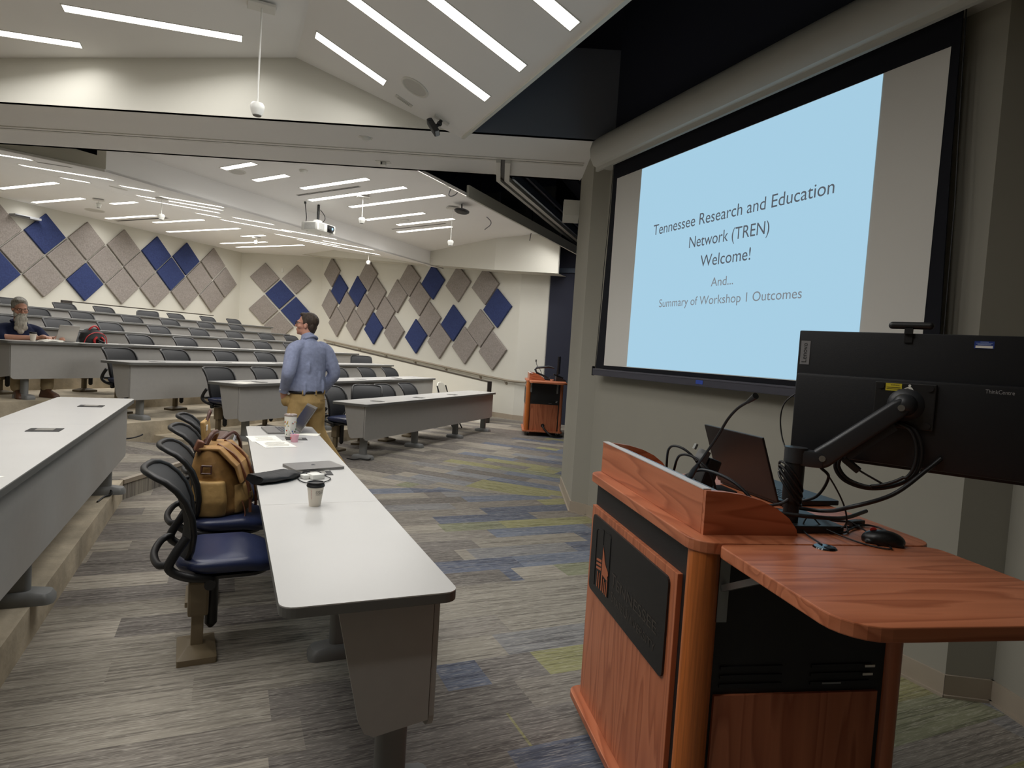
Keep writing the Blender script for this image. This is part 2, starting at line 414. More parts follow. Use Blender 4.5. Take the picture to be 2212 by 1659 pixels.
ceil_piece('ceiling_far_rear', -2.9, 3.51, -7.05, 4.153, 'far', 5.10, far_low)
ceil_piece('ceiling_far_back', -7.05, 4.153, -10.9, RAz(-10.9), 'far', 5.10, far_low)
def cross_fascia(name, x, z0, z1, half, y0, y1, m=None, t=-0.03):
    pts = [(x, y0, z0), (x, y1, z0), (x, y1, z1), (x, y0, z1)]; off = (x + t, 0, 0)
    if half == 'far':
        pts = [far(*p) for p in pts]; o = Vector(far(x + t, 0)) - Vector(far(x, 0)); o = (o.x, o.y, 0)
    else: o = (t, 0, 0)
    return struct(MB().slab(pts, o).build(name, m or CEIL))
cross_fascia('ceiling_far_drop', -2.9, 3.51, CLz(-2.9) + 0.02, 'far', -2.2, 6.86)
cross_fascia('ceiling_near_drop', -2.9, 3.51, CLz(-2.9) + 0.02, 'near', -2.6, 6.7)
cross_fascia('ceiling_far_edge', 1.86, FRz(1.85) - 0.01, FRz(1.85) + 0.125, 'far', far_low(1.85), 5.75, WALL)
cross_fascia('ceiling_near_edge', 1.91, NRz(1.9) - 0.01, NRz(1.9) + 0.125, 'near', -2.6, 5.72, WALL)
# end face of the far rear ceiling towards the partition, with the dark gap over it
GF = [far(-2.9, 6.85, 3.51), far(-2.9, 6.85, 3.60)]
g0, g1 = Vector(far(-2.9, 6.86)), Vector(far(-9.0, 9.55)); gd = (g1 - g0)
def gp(t, z): p = g0 + gd * t; return (p.x, p.y, z)
def zb(t): return RBz(-2.9 - 6.1 * t) if -2.9 - 6.1 * t > -7.05 else 4.153
gpts = [gp(0, zb(0)), gp(0.018, zb(0.018)), gp(0.018, 3.715), gp(0.35, 4.22), gp(1, 4.4), gp(1, 4.12), gp(0.68, 4.153)]
struct(MB().slab(gpts, (NX * .03, NY * .03, 0)).build('ceiling_far_end', WALL))
struct(MB().slab([gp(0, zb(0)), gp(0.018, zb(0.018)), gp(0.018, 4.3), gp(0, 4.3)], (NX * .03, NY * .03, 0)).build('ceiling_far_end_post', WALL))

# ---- bulkhead over the far side wall
KB = (5.27, 13.18); k1 = along(KB, SIDE_A, 10.5); k2 = along(KB, R(-49), 1.50); kp = along(KB, R(-49), 1.5)
def zk(s): return 3.30 + 0.0975 * s
nout = Vector((math.cos(SIDE_A - PI / 2), math.sin(SIDE_A - PI / 2), 0))
struct(MB().slab([(*KB, 3.30), (*k1, zk(10.5)), (*k1, 5.2), (*KB, 5.0)], nout * 0.06).build('wall_far_bulkhead', WALL))
struct(MB().poly([(*KB, 3.30), (*k1, zk(10.5)), (k1[0] + nout.x * 0.8, k1[1] + nout.y * 0.8, zk(10.5)), (KB[0] + nout.x * 0.8, KB[1] + nout.y * 0.8, 3.30)]).build('ceiling_far_soffit', WALL))
n2 = Vector((math.cos(R(41)), math.sin(R(41)), 0))
struct(MB().slab([(*KB, 3.30), (*k2, 3.23), (*k2, 4.36), (*KB, 4.40)], n2 * 0.06).build('wall_far_bulkhead_front', WALL))
struct(MB().poly([(*KB, 3.30), (*k2, 3.23), (k2[0] + n2.x * 0.9, k2[1] + n2.y * 0.9, 3.23), (KB[0] + n2.x * 0.9, KB[1] + n2.y * 0.9, 3.30)]).build('ceiling_far_soffit_front', WALL))

# ---- stepped floors: concrete platforms, carpeted aisle between them
def platform(k, half):
    z0, z1 = -0.01, STEP * k
    if half == 'near':
        x0 = -0.80 - 1.31 * (k - 1); pts = [(x0, -3.4), (x0, 6.42 + 0.42 * (k - 1)), (x0 - 1.312, 6.42 + 0.42 * (k - 1)), (x0 - 1.312, -3.4)]
    else:
        x0 = 0.62 - 1.31 * k + 0.10; a = R(3.5); A = Vector((x0, 6.5)); t = Vector((math.sin(a), math.cos(a)))
        tl = 0.30 + 0.60 * (k - 1); tr_ = -8.6 - 0.3 * k
        e = Vector((-1.312, 0)) if k < 6 else Vector((-4.2, 0))
        pts = [A + t * tl, A + t * tr_, A + t * tr_ + e, A + t * tl + e]
        pts = [far(p.x, p.y) for p in pts]
    return struct(MB().prism(pts, z0, z1).build('floor_platform_%s' % half, CONCRETE))
for k in range(1, 7): platform(k, 'far')
for k in range(1, 5): platform(k, 'near')
NOSE = mat('taupe_stair_nosing', (150, 138, 122), 0.5)
def far_corner(k):
    a = R(3.5); x0 = 0.62 - 1.31 * k + 0.10; t = 0.30 + 0.60 * (k - 1)
    return far(x0 + math.sin(a) * t, 6.5 + math.cos(a) * t)
def near_corner(k): return (-0.80 - 1.31 * (k - 1), 6.42 + 0.42 * (k - 1))
for k in range(1, 7):
    n0, f0 = Vector(near_corner(k)), Vector(far_corner(k)); n1, f1 = Vector(near_corner(k + 1)), Vector(far_corner(k + 1))
    struct(MB().prism([n0, f0, f1, n1], -0.01, STEP * k - 0.002).build('floor_aisle_step', CARPET))
    d = (f0 - n0).normalized(); nn = Vector((d.y, -d.x)); nn = nn if nn.x > 0 else -nn
    b = MB().prism([n0 + nn * 0.012, f0 + nn * 0.012, f0 - nn * 0.04, n0 - nn * 0.04], STEP * k - 0.035, STEP * k + 0.002)
    struct(b.build('trim_4', NOSE))
# ================================================================== ceiling lights and fittings
def strip_light(x0, x1, y, zf, half, label, group, wdt=0.12):
    ctr = ((x0 + x1) / 2, y); p = far(*ctr) if half == 'far' else ctr
    t = thing('strip_light', label, 'ceiling light', (p[0], p[1], zf(ctr[0])), 0, group)
    L = abs(x1 - x0); mid = Vector((p[0], p[1], zf(ctr[0])))
    def P(x, yy, dz):
        q = far(x, yy) if half == 'far' else (x, yy)
        return Vector((q[0], q[1], zf(x) + dz)) - mid
    xa, xb, h = min(x0, x1), max(x0, x1), wdt / 2
    MB().poly([P(xa, y - h, -0.004), P(xb, y - h, -0.004), P(xb, y + h, -0.004), P(xa, y + h, -0.004)]).build('diffuser', STRIPM, t)
    f = MB(); e = 0.008
    for q in (((xa - e, y - h - e), (xb + e, y - h - e), (xb + e, y - h), (xa - e, y - h)), ((xa - e, y + h), (xb + e, y + h), (xb + e, y + h + e), (xa - e, y + h + e)),
              ((xa - e, y - h), (xa, y - h), (xa, y + h), (xa - e, y + h)), ((xb, y - h), (xb + e, y - h), (xb + e, y + h), (xb, y + h))):
        f.slab([P(a, c, -0.006) for a, c in q], (0, 0, 0.005))
    f.build('frame', TRIMW, t)
    ld = bpy.data.lights.new('strip_lamp', 'AREA'); ld.shape = 'RECTANGLE'; ld.size = L; ld.size_y = wdt; ld.spread = R(150)
    ld.energy = STRIP_RADIANCE * PI * L * wdt; ld.color = (1.0, 0.985, 0.965)
    lo = bpy.data.objects.new('strip_lamp', ld); COL.objects.link(lo); lo.parent = t
    ax = (P(xb, y, 0) - P(xa, y, 0)).normalized(); ay = (P(xa, y + 0.1, 0) - P(xa, y, 0)).normalized(); az = ax.cross(ay)
    if az.z < 0: ay, az = -ay, -az
    lo.matrix_local = Matrix(((ax.x, ay.x, az.x, 0), (ax.y, ay.y, az.y, 0), (ax.z, ay.z, az.z, -0.008), (0, 0, 0, 1)))
    return t
NEAR_SLOPE = [(0.56, 1.15, 5.71, 'short light strip beside the ridge, above the round ceiling speaker'), (0.55, 1.79, 4.85, 'long light strip of the near sloped ceiling, second from the bulkhead'),
              (0.62, 1.80, 4.20, 'light strip of the near sloped ceiling, third from the bulkhead'), (0.60, 1.82, 3.50, 'near sloped ceiling strip whose end shows at the top edge')]
for a, b_, y, l in NEAR_SLOPE: strip_light(a, b_, y, NRz, 'near', l, 'light strips of the near ceiling')
for a, b_, y, l in ((-1.28, 0.0, 6.16, 'long light strip on the flat near ceiling, left of the hanging microphone'), (-2.6, -1.29, 6.87, 'light strip of the near ceiling running off the left edge above the bulkhead')):
    strip_light(a, b_, y, CLz, 'near', l, 'light strips of the near ceiling')
for a, b_, y in ((-2.3, -0.9, 5.3), (-1.6, 0.1, 4.5), (-2.4, -0.7, 3.7), (-1.4, 0.2, 2.8), (-2.3, -0.8, 2.0), (-1.5, 0.1, 1.1)):  # unseen strips continuing the ceiling pattern, added to brighten the near seats
    strip_light(a, b_, y, CLz, 'near', 'unseen light strip added over the raised tables to light the near seats', 'light strips of the near ceiling')
FAR_MAIN = [(-2.3, -1.7, 5.55, 'shortest strip at the bulkhead edge, topmost above the projector'), (-2.33, -1.68, 4.94, 'short light strip above the projector, second below the bulkhead edge'), (-1.97, -0.685, 4.31, 'light strip above the slotted vent, right of the projector mount'),
            (-2.35, -0.42, 3.70, 'long light strip just below the slotted vent near the projector'), (-2.0, -0.083, 3.06, 'longest strip whose left end meets the hanging microphone right of the projector'),
            (-2.34, -1.03, 2.16, 'light strip right of the projector lens, over the smoke detector'), (-2.03, -0.745, 1.55, 'light strip above the thin vent at the far end of the projector ceiling'), (-2.41, -1.11, 0.99, 'lowest strip of the projector ceiling, below the thin vent')]
for a, b_, y, l in FAR_MAIN: strip_light(a, b_, y, CLz, 'far', l, 'light strips of the far front ceiling')
for a, b_, y in ((0.30, 1.30, 5.35), (0.35, 1.65, 4.45), (0.30, 1.60, 3.60), (0.40, 1.65, 2.75), (0.35, 1.30, 1.9), (0.30, 1.65, 1.0), (0.35, 1.5, 0.1)):
    strip_light(a, b_, y, FRz, 'far', 'light strip seen edge-on along the front edge of the far ceiling', 'light strips of the far front edge')
FAR_REAR = [(-6.2, -4.4, 6.95, 'light strip at the left edge just under the end face of the rear ceiling'), (-6.15, -3.95, 6.1, 'long bright strip at the upper left of the rear ceiling'), (-6.7, -6.0, 5.15, 'short light strip below the long one at the upper left'),
            (-4.65, -3.93, 5.45, 'short light strip beside the corner of the white ceiling drop'), (-4.6, -3.17, 4.78, 'uppermost of the three long strips left of the projector'), (-6.0, -3.84, 4.22, 'middle one of the three long strips left of the projector'),
            (-6.7, -4.7, 3.53, 'lowest of the three long strips left of the projector'), (-6.65, -5.97, 2.4, 'shortest strip below the three long ones left of the projector'), (-4.85, -3.84, 3.03, 'light strip along the drop edge directly left of the projector'),
            (-6.65, -4.6, 1.75, 'long strip passing below the projector on its left'), (-4.53, -3.12, 2.07, 'strip below the projector body along the ceiling drop'), (-6.7, -4.7, 0.05, 'long strip under the projector reaching towards the side wall'),
            (-4.5, -3.12, 0.85, 'strip of the rear ceiling right of and below the projector'), (-6.6, -4.0, -0.6, 'lowest long strip of the rear ceiling, above the hanging microphone by the side wall')]
for a, b_, y, l in FAR_REAR: strip_light(a, b_, y, RBz, 'far', l, 'light strips of the far rear ceiling')
FAR_BACK = [(-9.29, -7.46, 4.8, 'wide light strip running off the left edge above the diamond panels'), (-9.98, -8.28, 3.8, 'light strip above the navy panel at the left, nearest the rear wall'), (-8.16, -7.38, 3.28, 'short light strip left of the hanging microphone'),
            (-9.96, -8.24, 2.2, 'light strip with a dark vent under it, above the rear wall'), (-9.1, -7.43, 1.59, 'light strip right of the dark vent over the rear wall'), (-9.95, -7.37, 0.58, 'long light strip low over the rear wall, above two navy panels'),
            (-8.24, -7.43, -0.3, 'small light strip near the back corner of the room'), (-9.9, -8.17, -1.1, 'second lowest strip by the back corner of the room'), (-9.94, -7.4, -1.7, 'lowest light strip by the back corner of the room')]
for a, b_, y, l in FAR_BACK: strip_light(a, b_, y, RAz, 'far', l, 'light strips of the far back ceiling')
# ================================================================== tables
def outlet(parent, x, y, z):
    o = MB().box((x, y, z + 0.0015), (0.155, 0.125, 0.003), bev=0.001).build('power_outlet', BLK, parent)
    MB().box((x, y - 0.0, z + 0.0035), (0.085, 0.085, 0.002)).build('outlet_cover', mat('brushed_steel', (150, 148, 142), 0.35, 0.7), o)
    return o
def make_table(label, loc, rz, L, seams=(), legs=(), outlets=(), W=0.54, group=None, drop=0.44, ends=(1, 1)):
    """lecture table: local x points to the stage (front edge at x = 0), local y runs along the row from 0 to L"""
    t = thing('lecture_table', label, 'table', loc, rz, group)
    ZT, TH = 0.735, 0.034
    ys = [0] + list(seams) + [L]
    for i, (a, c) in enumerate(zip(ys, ys[1:])):
        r = [0.045 if (i == 0) else 0.002, 0.045 if (i == len(ys) - 2) else 0.002]
        out = rrect(W, c - a - 0.0016, (r[0], r[1], r[1], r[0]), 5, -W / 2, (a + c) / 2)
        top = MB().prism(out, ZT - 0.004, ZT).build('tabletop', TOPM, t)
        MB().prism([(p[0], p[1]) for p in out], ZT - TH, ZT - 0.0042).build('edge_band', EDGE, top, bevel=0.004)
    xf = -0.055
    z1, z0 = ZT - TH, ZT - TH - drop
    pn = MB(); pts = rrect(L - 0.10, drop, (0.05, 0.0, 0.0, 0.05), 4, L / 2, (z0 + z1) / 2)
    pn.prism(pts, -0.009, 0.009, Matrix(((0, 0, 1, xf), (1, 0, 0, 0), (0, 1, 0, 0), (0, 0, 0, 1))))
    pn.build('modesty_panel', PANELM, t)
    sh = [(xf - 0.012, z1), (xf - 0.012, z0 + 0.04), (xf - 0.185, z0 + 0.015), (xf - 0.215, z0 + 0.03), (xf - 0.235, z0 + 0.07), (xf - 0.315, z1)]
    for k, y in enumerate((0.055, L - 0.055)):
        if ends[k]:
            MB().prism(sh, -0.009, 0.009, Matrix(((1, 0, 0, 0), (0, 0, 1, y), (0, 1, 0, 0), (0, 0, 0, 1)))).build('end_panel', PANELM, t)
    for y in legs:
        lg = MB().prism(rrect(0.105, 0.062, 0.026, 4, -0.155, y), 0.0, ZT - TH).build('leg', STEEL, t, smooth=40)
        f = MB()
        f.loft([[(p[0], p[1], z) for p in rrect(a, c_, min(a, c_) * 0.3, 4, -0.155, y)] for a, c_, z in ((0.30, 0.125, 0.0), (0.30, 0.125, 0.025), (0.27, 0.105, 0.05), (0.13, 0.085, 0.062))])
        f.build('foot', STEEL, lg, smooth=40)
    for y in outlets: outlet(t, -0.20, y, ZT)
    return t

NT = make_table('pale grey table nearest the camera, with a coffee cup and closed laptop on it', (0.70, 1.875, 0), 0, 4.0, (1.215,), (0.16, 1.19, 2.6, 3.85), (1.92, 3.25), group=None)
LT = make_table('pale grey table on the concrete platform at the left edge, cut off by the frame', (-0.71, 1.2, STEP), 0, 5.02, (1.5, 3.3), (0.5, 2.42, 4.7), (3.05, 4.35), group=None)

ROWA = R(3.5)
def row_pt(k, x, t, z=0.0):
    """row coordinates of the far half: x in front (+) or behind (-) the table edge, t along the row (negative towards the side wall)"""
    px, py = 0.62 - 1.31 * k, 6.5
    return far(px + math.cos(ROWA) * x + math.sin(ROWA) * t, py - math.sin(ROWA) * x + math.cos(ROWA) * t, z)
ROW_RZ = far_dir(-ROWA)
ROW_T = {0: (-0.776, -5.127), 1: (0.08, -5.081), 2: (0.596, -5.589), 3: (1.247, -6.143), 4: (1.9, -6.607), 5: (2.5, -6.75), 6: (3.1, -7.552)}
ROW_WORD = ['lowest far table, with a white folding chair behind it', 'second far table up, partly behind the standing man', 'third far table up, directly behind the standing man', 'fourth far table up, where the bearded man sits with a laptop',
            'fifth far table up, a long row behind the bearded man', 'sixth far table up, second from the back wall', 'topmost far table, in front of the diamond panels']
ROW_NAME = ['lowest far table', 'second far table up', 'third far table up', 'fourth far table up', 'fifth far table up', 'sixth far table up', 'topmost far table']
for k in range(7):
    tl, tr_ = ROW_T[k]; L = tl - tr_; p = row_pt(k, 0, tl)
    nleg = [0.28, L * 0.36, L * 0.68, L - 0.25]
    if k == 0: nleg = [0.20, 1.55, 2.95, 4.15]
    outs = [0.55 + 1.15 * i for i in range(int((L - 0.5) / 1.15))]
    if k > 3: outs = outs[:0]
    make_table('pale grey lecture table, ' + ROW_WORD[k], (p[0], p[1], STEP * k), ROW_RZ, L, (L * 0.5,) if k < 4 else (), nleg, outs, group='far lecture tables')

# ================================================================== chairs
def make_chair():
    t = thing('swivel_chair', 'x', 'chair', (0, 0, 0))
    # seat cushion, waterfall front
    s = MB(); rings = []
    for z, sx, sy, r in ((0.405, 0.36, 0.38, 0.10), (0.415, 0.41, 0.44, 0.12), (0.445, 0.445, 0.48, 0.13), (0.468, 0.43, 0.465, 0.13), (0.478, 0.37, 0.40, 0.12), (0.480, 0.2, 0.22, 0.08)):
        rings.append([(p[0] + 0.01, p[1], z - 0.03 * max(0, p[0] - 0.08) / 0.14 + 0.012 * abs(p[1]) / 0.24) for p in rrect(sx, sy, r, 6)])
    s.loft(rings); seat = s.build('seat', NAVY, t, smooth=80)
    MB().loft([[(p[0], p[1], z) for p in rrect(a, b_, 0.1, 5)] for a, b_, z in ((0.26, 0.26, 0.375), (0.38, 0.40, 0.392), (0.385, 0.405, 0.407))]).build('seat_pan', BLKP, seat, smooth=50)
    # back shell: curved sheet with a thick rim, top lip curling backwards
    prof = [(-0.198, 0.47), (-0.182, 0.53), (-0.176, 0.60), (-0.186, 0.68), (-0.212, 0.75), (-0.248, 0.80), (-0.290, 0.838), (-0.33, 0.858), (-0.355, 0.866)]
    hw = [0.150, 0.185, 0.205, 0.216, 0.220, 0.220, 0.214, 0.196, 0.150]
    N = 12; front, back = [], []
    for i, ((x, z), h) in enumerate(zip(prof, hw)):
        a = Vector((prof[min(i + 1, 8)][0] - prof[max(i - 1, 0)][0], prof[min(i + 1, 8)][1] - prof[max(i - 1, 0)][1])); nrm = Vector((a.y, -a.x)).normalized()
        fr, bk = [], []
        for j in range(N + 1):
            v = -1 + 2 * j / N; bow = 0.028 * v * v; th = 0.006
            fr.append((x + nrm.x * th + bow, v * h, z + nrm.y * th)); bk.append((x - nrm.x * th + bow, v * h, z - nrm.y * th))
        front.append(fr); back.append(bk)
    b = MB(); b.loft(front, False, False); b.loft(back, False, False); bkr = b.build('backrest', MESH, t, smooth=80)
    rim = []
    for i in range(9): rim.append(Vector(front[i][0]))
    for j in range(1, N): rim.append(Vector(front[8][j]))
    for i in range(8, -1, -1): rim.append(Vector(front[i][N]))
    for j in range(N - 1, 0, -1): rim.append(Vector(front[0][j]))
    rim.append(rim[0]); rim.append(rim[1])
    b = MB(); b.tube(rim, 0.0145, 8, False); b.build('back_frame', BLKP, bkr, smooth=80)
    # side arms from the shell down under the seat, and the loop behind the seat
    for sgn in (-1, 1):
        MB().tube(spline([(-0.17, sgn * 0.222, 0.60), (-0.215, sgn * 0.235, 0.53), (-0.235, sgn * 0.235, 0.47), (-0.17, sgn * 0.232, 0.425), (-0.06, sgn * 0.20, 0.395)], 5), [0.020] * 20 + [0.018], 8).build('back_arm', BLKP, t, smooth=80)
    MB().tube(spline([(-0.225, -0.23, 0.49), (-0.275, -0.19, 0.475), (-0.30, 0, 0.47), (-0.275, 0.19, 0.475), (-0.225, 0.23, 0.49)], 5), 0.017, 8).build('lumbar_loop', BLKP, t, smooth=80)
    MB().cyl((-0.05, -0.02, 0.12), (-0.05, -0.02, 0.375), 0.028).cyl((-0.05, -0.02, 0.10), (-0.05, -0.02, 0.12), 0.012, 0.028).build('column', BLKP, t, smooth=40)
    MB().cyl((-0.07, -0.225, 0.375), (-0.07, -0.195, 0.375), 0.024).cyl((-0.07, -0.2, 0.375), (-0.05, 0.0, 0.375), 0.009).build('tilt_knob', BLKP, t, smooth=40)
    MB().box((-0.11, -0.075, 0.275), (0.088, 0.085, 0.165), bev=0.012).build('arm_bracket', TAUPE, t)
    MB().box((-0.11, -0.075, 0.115), (0.052, 0.05, 0.20), bev=0.004).build('post', TAUPE, t)
    f = MB(); f.loft([[(p[0] - 0.11, p[1] - 0.06, z) for p in rrect(a, b_, 0.008, 2)] for a, b_, z in ((0.165, 0.27, 0.0), (0.165, 0.27, 0.028), (0.085, 0.10, 0.052), (0.06, 0.06, 0.056))])
    f.build('base_plate', TAUPE, t, smooth=20)
    return t
CH = make_chair(); CH_USED = [False]
def put_chair(x, y, z, rz, label, group):
    if not CH_USED[0]:
        CH_USED[0] = True; c = CH; c.location = (x, y, z); c.rotation_euler = (0, 0, rz); c['label'] = label; c['group'] = group
    else: c = dup(CH, (x, y, z), rz, label, group)
    return c
for y, rz, l in ((3.33, 0.06, 'empty navy-seat swivel chair closest to the camera, at the near table'), (4.02, 0.03, 'navy-seat chair at the near table holding the tan backpack'),
                 (4.74, -0.02, 'navy-seat chair at the near table holding the tan shoulder bag, third from the camera'), (5.40, 0.05, 'navy-seat chair at the far end of the near table, fourth from the camera')):
    put_chair(0.02, y, 0, rz, l, 'swivel chairs at the near table')
put_chair(-1.42, 4.55, STEP, 0.0, 'black chair at the left edge behind the platform table', 'swivel chairs at the platform table')
put_chair(-1.40, 3.75, STEP, 0.05, 'black chair back just visible at the very left edge of the frame', 'swivel chairs at the platform table')
CHAIR_T = {0: [(-1.31, 0, 0), (-1.93, 0.10, 1.0), (-2.63, 0, 0), (-3.35, 0, 0)], 1: [(-0.45, 0, 0.1), (-1.33, 0, 0), (-2.25, 0, 0), (-3.13, 0, 0), (-4.0, 0, 0), (-4.82, 0, 0)],
           2: [(0.04, 0, 0), (-0.85, 0, 0), (-1.81, 0, 0), (-2.72, 0, 0), (-3.65, 0, 0), (-4.53, 0, 0), (-5.38, 0, 0.85)], 3: [(0.76, 0.06, -0.1), (-0.33, 0, 0), (-1.24, 0, 0), (-2.13, 0, 0), (-3.13, 0, 0), (-4.01, 0, 0), (-4.90, 0, 0), (-5.90, 0, 0)],
           4: [(0.07, 0, 0), (-0.73, 0, 0), (-1.64, 0, 0), (-2.63, 0, 0), (-3.57, 0, 0), (-4.52, 0, 0), (-5.51, 0, 0), (-6.37, 0, 0)], 5: [(-1.15, 0, 0), (-1.97, 0, 0), (-3.02, 0, 0), (-3.93, 0, 0), (-4.91, 0, 0), (-5.86, 0, 0)],
           6: [(-1.46, 0, 0), (-2.46, 0, 0), (-3.31, 0, 0), (-4.22, 0, 0.6), (-5.16, 0, 0), (-6.14, 0, 0), (-7.02, 0, 0)]}
ORD = ['first', 'second', 'third', 'fourth', 'fifth', 'sixth', 'seventh', 'eighth', 'ninth']
for k, lst in CHAIR_T.items():
    for i, (t_, dx, turn) in enumerate(lst):
        p = row_pt(k, -0.67 - dx, t_)
        l = '%s chair from the left behind the %s' % (ORD[i], ROW_NAME[k])
        l = ('sideways-turned black ' if turn > 0.3 else 'black mesh-backed ') + l
        if k == 3 and i == 0: l = 'black chair the bearded man sits on, behind the fourth far table up'
        put_chair(p[0], p[1], STEP * k, ROW_RZ - turn, l, 'swivel chairs behind the ' + ROW_NAME[k])
# ================================================================== writing helper
def text(body, height, width, m, parent, M, name, extrude=0.0, align='CENTER'):
    """flat lettering: capitals `height` tall, squeezed to `width`; M places it (x = reading direction, y = up)"""
    cu = bpy.data.curves.new(name, 'FONT'); cu.body = body; cu.size = height / 0.70; cu.align_x = align; cu.extrude = extrude
    o = bpy.data.objects.new('tmp', cu); COL.objects.link(o); bpy.context.view_layer.update()
    dg = bpy.context.evaluated_depsgraph_get(); me = bpy.data.meshes.new_from_object(o.evaluated_get(dg)); bpy.data.objects.remove(o)
    xs = [v.co.x for v in me.vertices]; sx = width / (max(xs) - min(xs)) if width else 1.0
    cx = (max(xs) + min(xs)) / 2 if align == 'CENTER' else min(xs)
    for v in me.vertices: v.co.x = (v.co.x - cx) * sx
    me.transform(M); me.materials.clear(); me.materials.append(m)
    o = bpy.data.objects.new(name, me); COL.objects.link(o); o.parent = parent
    return o
def basis(x, y, z, o): return Matrix(((x[0], y[0], z[0], o[0]), (x[1], y[1], z[1], o[1]), (x[2], y[2], z[2], o[2]), (0, 0, 0, 1)))

# ================================================================== projection screen
XS = 3.08
scr = thing('projection_screen', 'large wall-hung projection screen showing a pale blue welcome slide', 'projection screen', (XS, 3.5, 2.2))
def S(y, z, dx=0.0): return (dx, y - 3.5, z - 2.2)
SCRW = mat('screen_white', (216, 214, 208), 0.85, spec=0.2); SCRB = mat('screen_black_border', (22, 23, 30), 0.8, spec=0.2)
lft = [(4.985 + 0.075 * (1 - i / 6) ** 1.6, 1.41 + (3.25 - 1.41) * i / 6) for i in range(7)]
rgt = [(2.005 - 0.045 * (1 - i / 6) ** 1.6, 1.41 + (3.25 - 1.41) * i / 6) for i in range(7)]
brd = MB().slab([S(y, z) for y, z in lft] + [S(y, z) for y, z in rgt[::-1]], (0.006, 0, 0)).build('border', SCRB, scr)
MB().poly([S(4.914, 3.098, -0.002), S(4.918, 1.443, -0.002), S(2.052, 1.443, -0.002), S(2.044, 3.085, -0.002)]).build('screen_surface', SCRW, scr)
SLIDE = mat('projected_slide', (20, 24, 28), 0.9, emit=(166, 206, 228), power=SLIDE_POWER)
TXT = mat('slide_text', (14, 14, 16), 0.9, emit=(84, 90, 98), power=SLIDE_POWER); TXT2 = mat('slide_text_grey', (20, 20, 22), 0.9, emit=(124, 130, 136), power=SLIDE_POWER)
sl = MB().poly([S(4.537, 3.092, -0.004), S(4.555, 1.448, -0.004), S(2.395, 1.448, -0.004), S(2.389, 3.084, -0.004)]).build('projected_slide', SLIDE, scr)
for body, y0, y1, z, h, m in (('Tennessee Research and Education', 4.309, 2.628, 2.512, 0.083, TXT), ('Network (TREN)', 3.854, 3.086, 2.355, 0.083, TXT), ('Welcome!', 3.715, 3.229, 2.204, 0.083, TXT),
                              ('And...', 3.585, 3.368, 2.055, 0.062, TXT2), ('Summary of Workshop 1 Outcomes', 4.164, 2.791, 1.932, 0.062, TXT2)):
    text(body, h, y0 - y1, m, sl, basis((0, -1, 0), (0, 0, 1), (-1, 0, 0), S((y0 + y1) / 2, z, -0.007)), 'slide_text')
BARM = mat('slate_bar', (62, 62, 72), 0.5)
bar = MB().box(S(3.53, 1.378, 0.0), (0.022, 3.125, 0.062), bev=0.004).build('weight_bar', BARM, scr)
MB().box(S(3.53, 1.40, -0.012), (0.004, 3.11, 0.006)).build('bar_rib', mat('bar_rib', (82, 82, 92), 0.4), bar)
MB().box(S(3.62, 1.378, -0.0125), (0.002, 0.075, 0.028)).build('blue_sticker', mat('sticker_blue', (48, 76, 170), 0.5), bar)
for y in (5.098, 1.962): MB().box(S(y, 1.385, 0), (0.026, 0.012, 0.085), bev=0.003).build('end_cap', BLK, bar)
for q in (lft, rgt):
    s_ = 1 if q is lft else -1
    MB().tube([S(y + s_ * 0.018 * (1 - abs(2 * i / 6 - 1)) + s_ * 0.012, z, 0.003) for i, (y, z) in enumerate(q)], 0.003, 6).build('tension_cord', BLK, scr)
b = MB(); hp = [(0.10, 3.52), (-0.06, 3.52), (-0.115, 3.47), (-0.135, 3.40), (-0.125, 3.32), (-0.09, 3.262), (-0.06, 3.25), (-0.06, 3.215), (-0.035, 3.215), (-0.03, 3.25), (0.10, 3.25)]
b.loft([[S(y, z, x) for x, z in hp] for y in (5.20, 1.70)]); hs = b.build('screen_housing', mat('housing_white', (196, 194, 186), 0.55), scr, smooth=35)

# ================================================================== diamond wall panels
def panel(nm, m):
    b = MB(); h = 0.455; s = math.sqrt(0.5) * 2 * h / 2
    o = [(h, 0), (0, h), (-h, 0), (0, -h)]; i_ = [(h - 0.016, 0), (0, h - 0.016), (-h + 0.016, 0), (0, -h + 0.016)]
    b.loft([[(x, -0.012, z) for x, z in o], [(x, -0.052, z) for x, z in o], [(x, -0.060, z) for x, z in i_]])
    ob = b.build(nm, m); return ob
PPG, PPB = None, None
def put_panel(base, ang, s, z, blue, label, group, tilt=0.0):
    global PPG, PPB
    nm, m = ('navy_wall_panel', BLUE_PANEL) if blue else ('grey_wall_panel', GREY_PANEL)
    src = PPB if blue else PPG
    if src is None:
        o = panel(nm, m)
        if blue: PPB = o
        else: PPG = o
    else: o = src.copy(); COL.objects.link(o)
    p = along(base, ang, s)
    d = Vector((math.cos(ang), math.sin(ang), 0)); 
    x = -d; y = Vector((0, 0, 1)).cross(x)   # local -y faces the room
    o.matrix_world = basis(x, y, (0, 0, 1), (p[0], p[1], z)) @ Matrix.Rotation(tilt, 4, 'Y')
    tag(o, label, 'acoustic panel', group)
NTH = ['first', 'second', 'third', 'fourth', 'fifth', 'sixth', 'seventh']
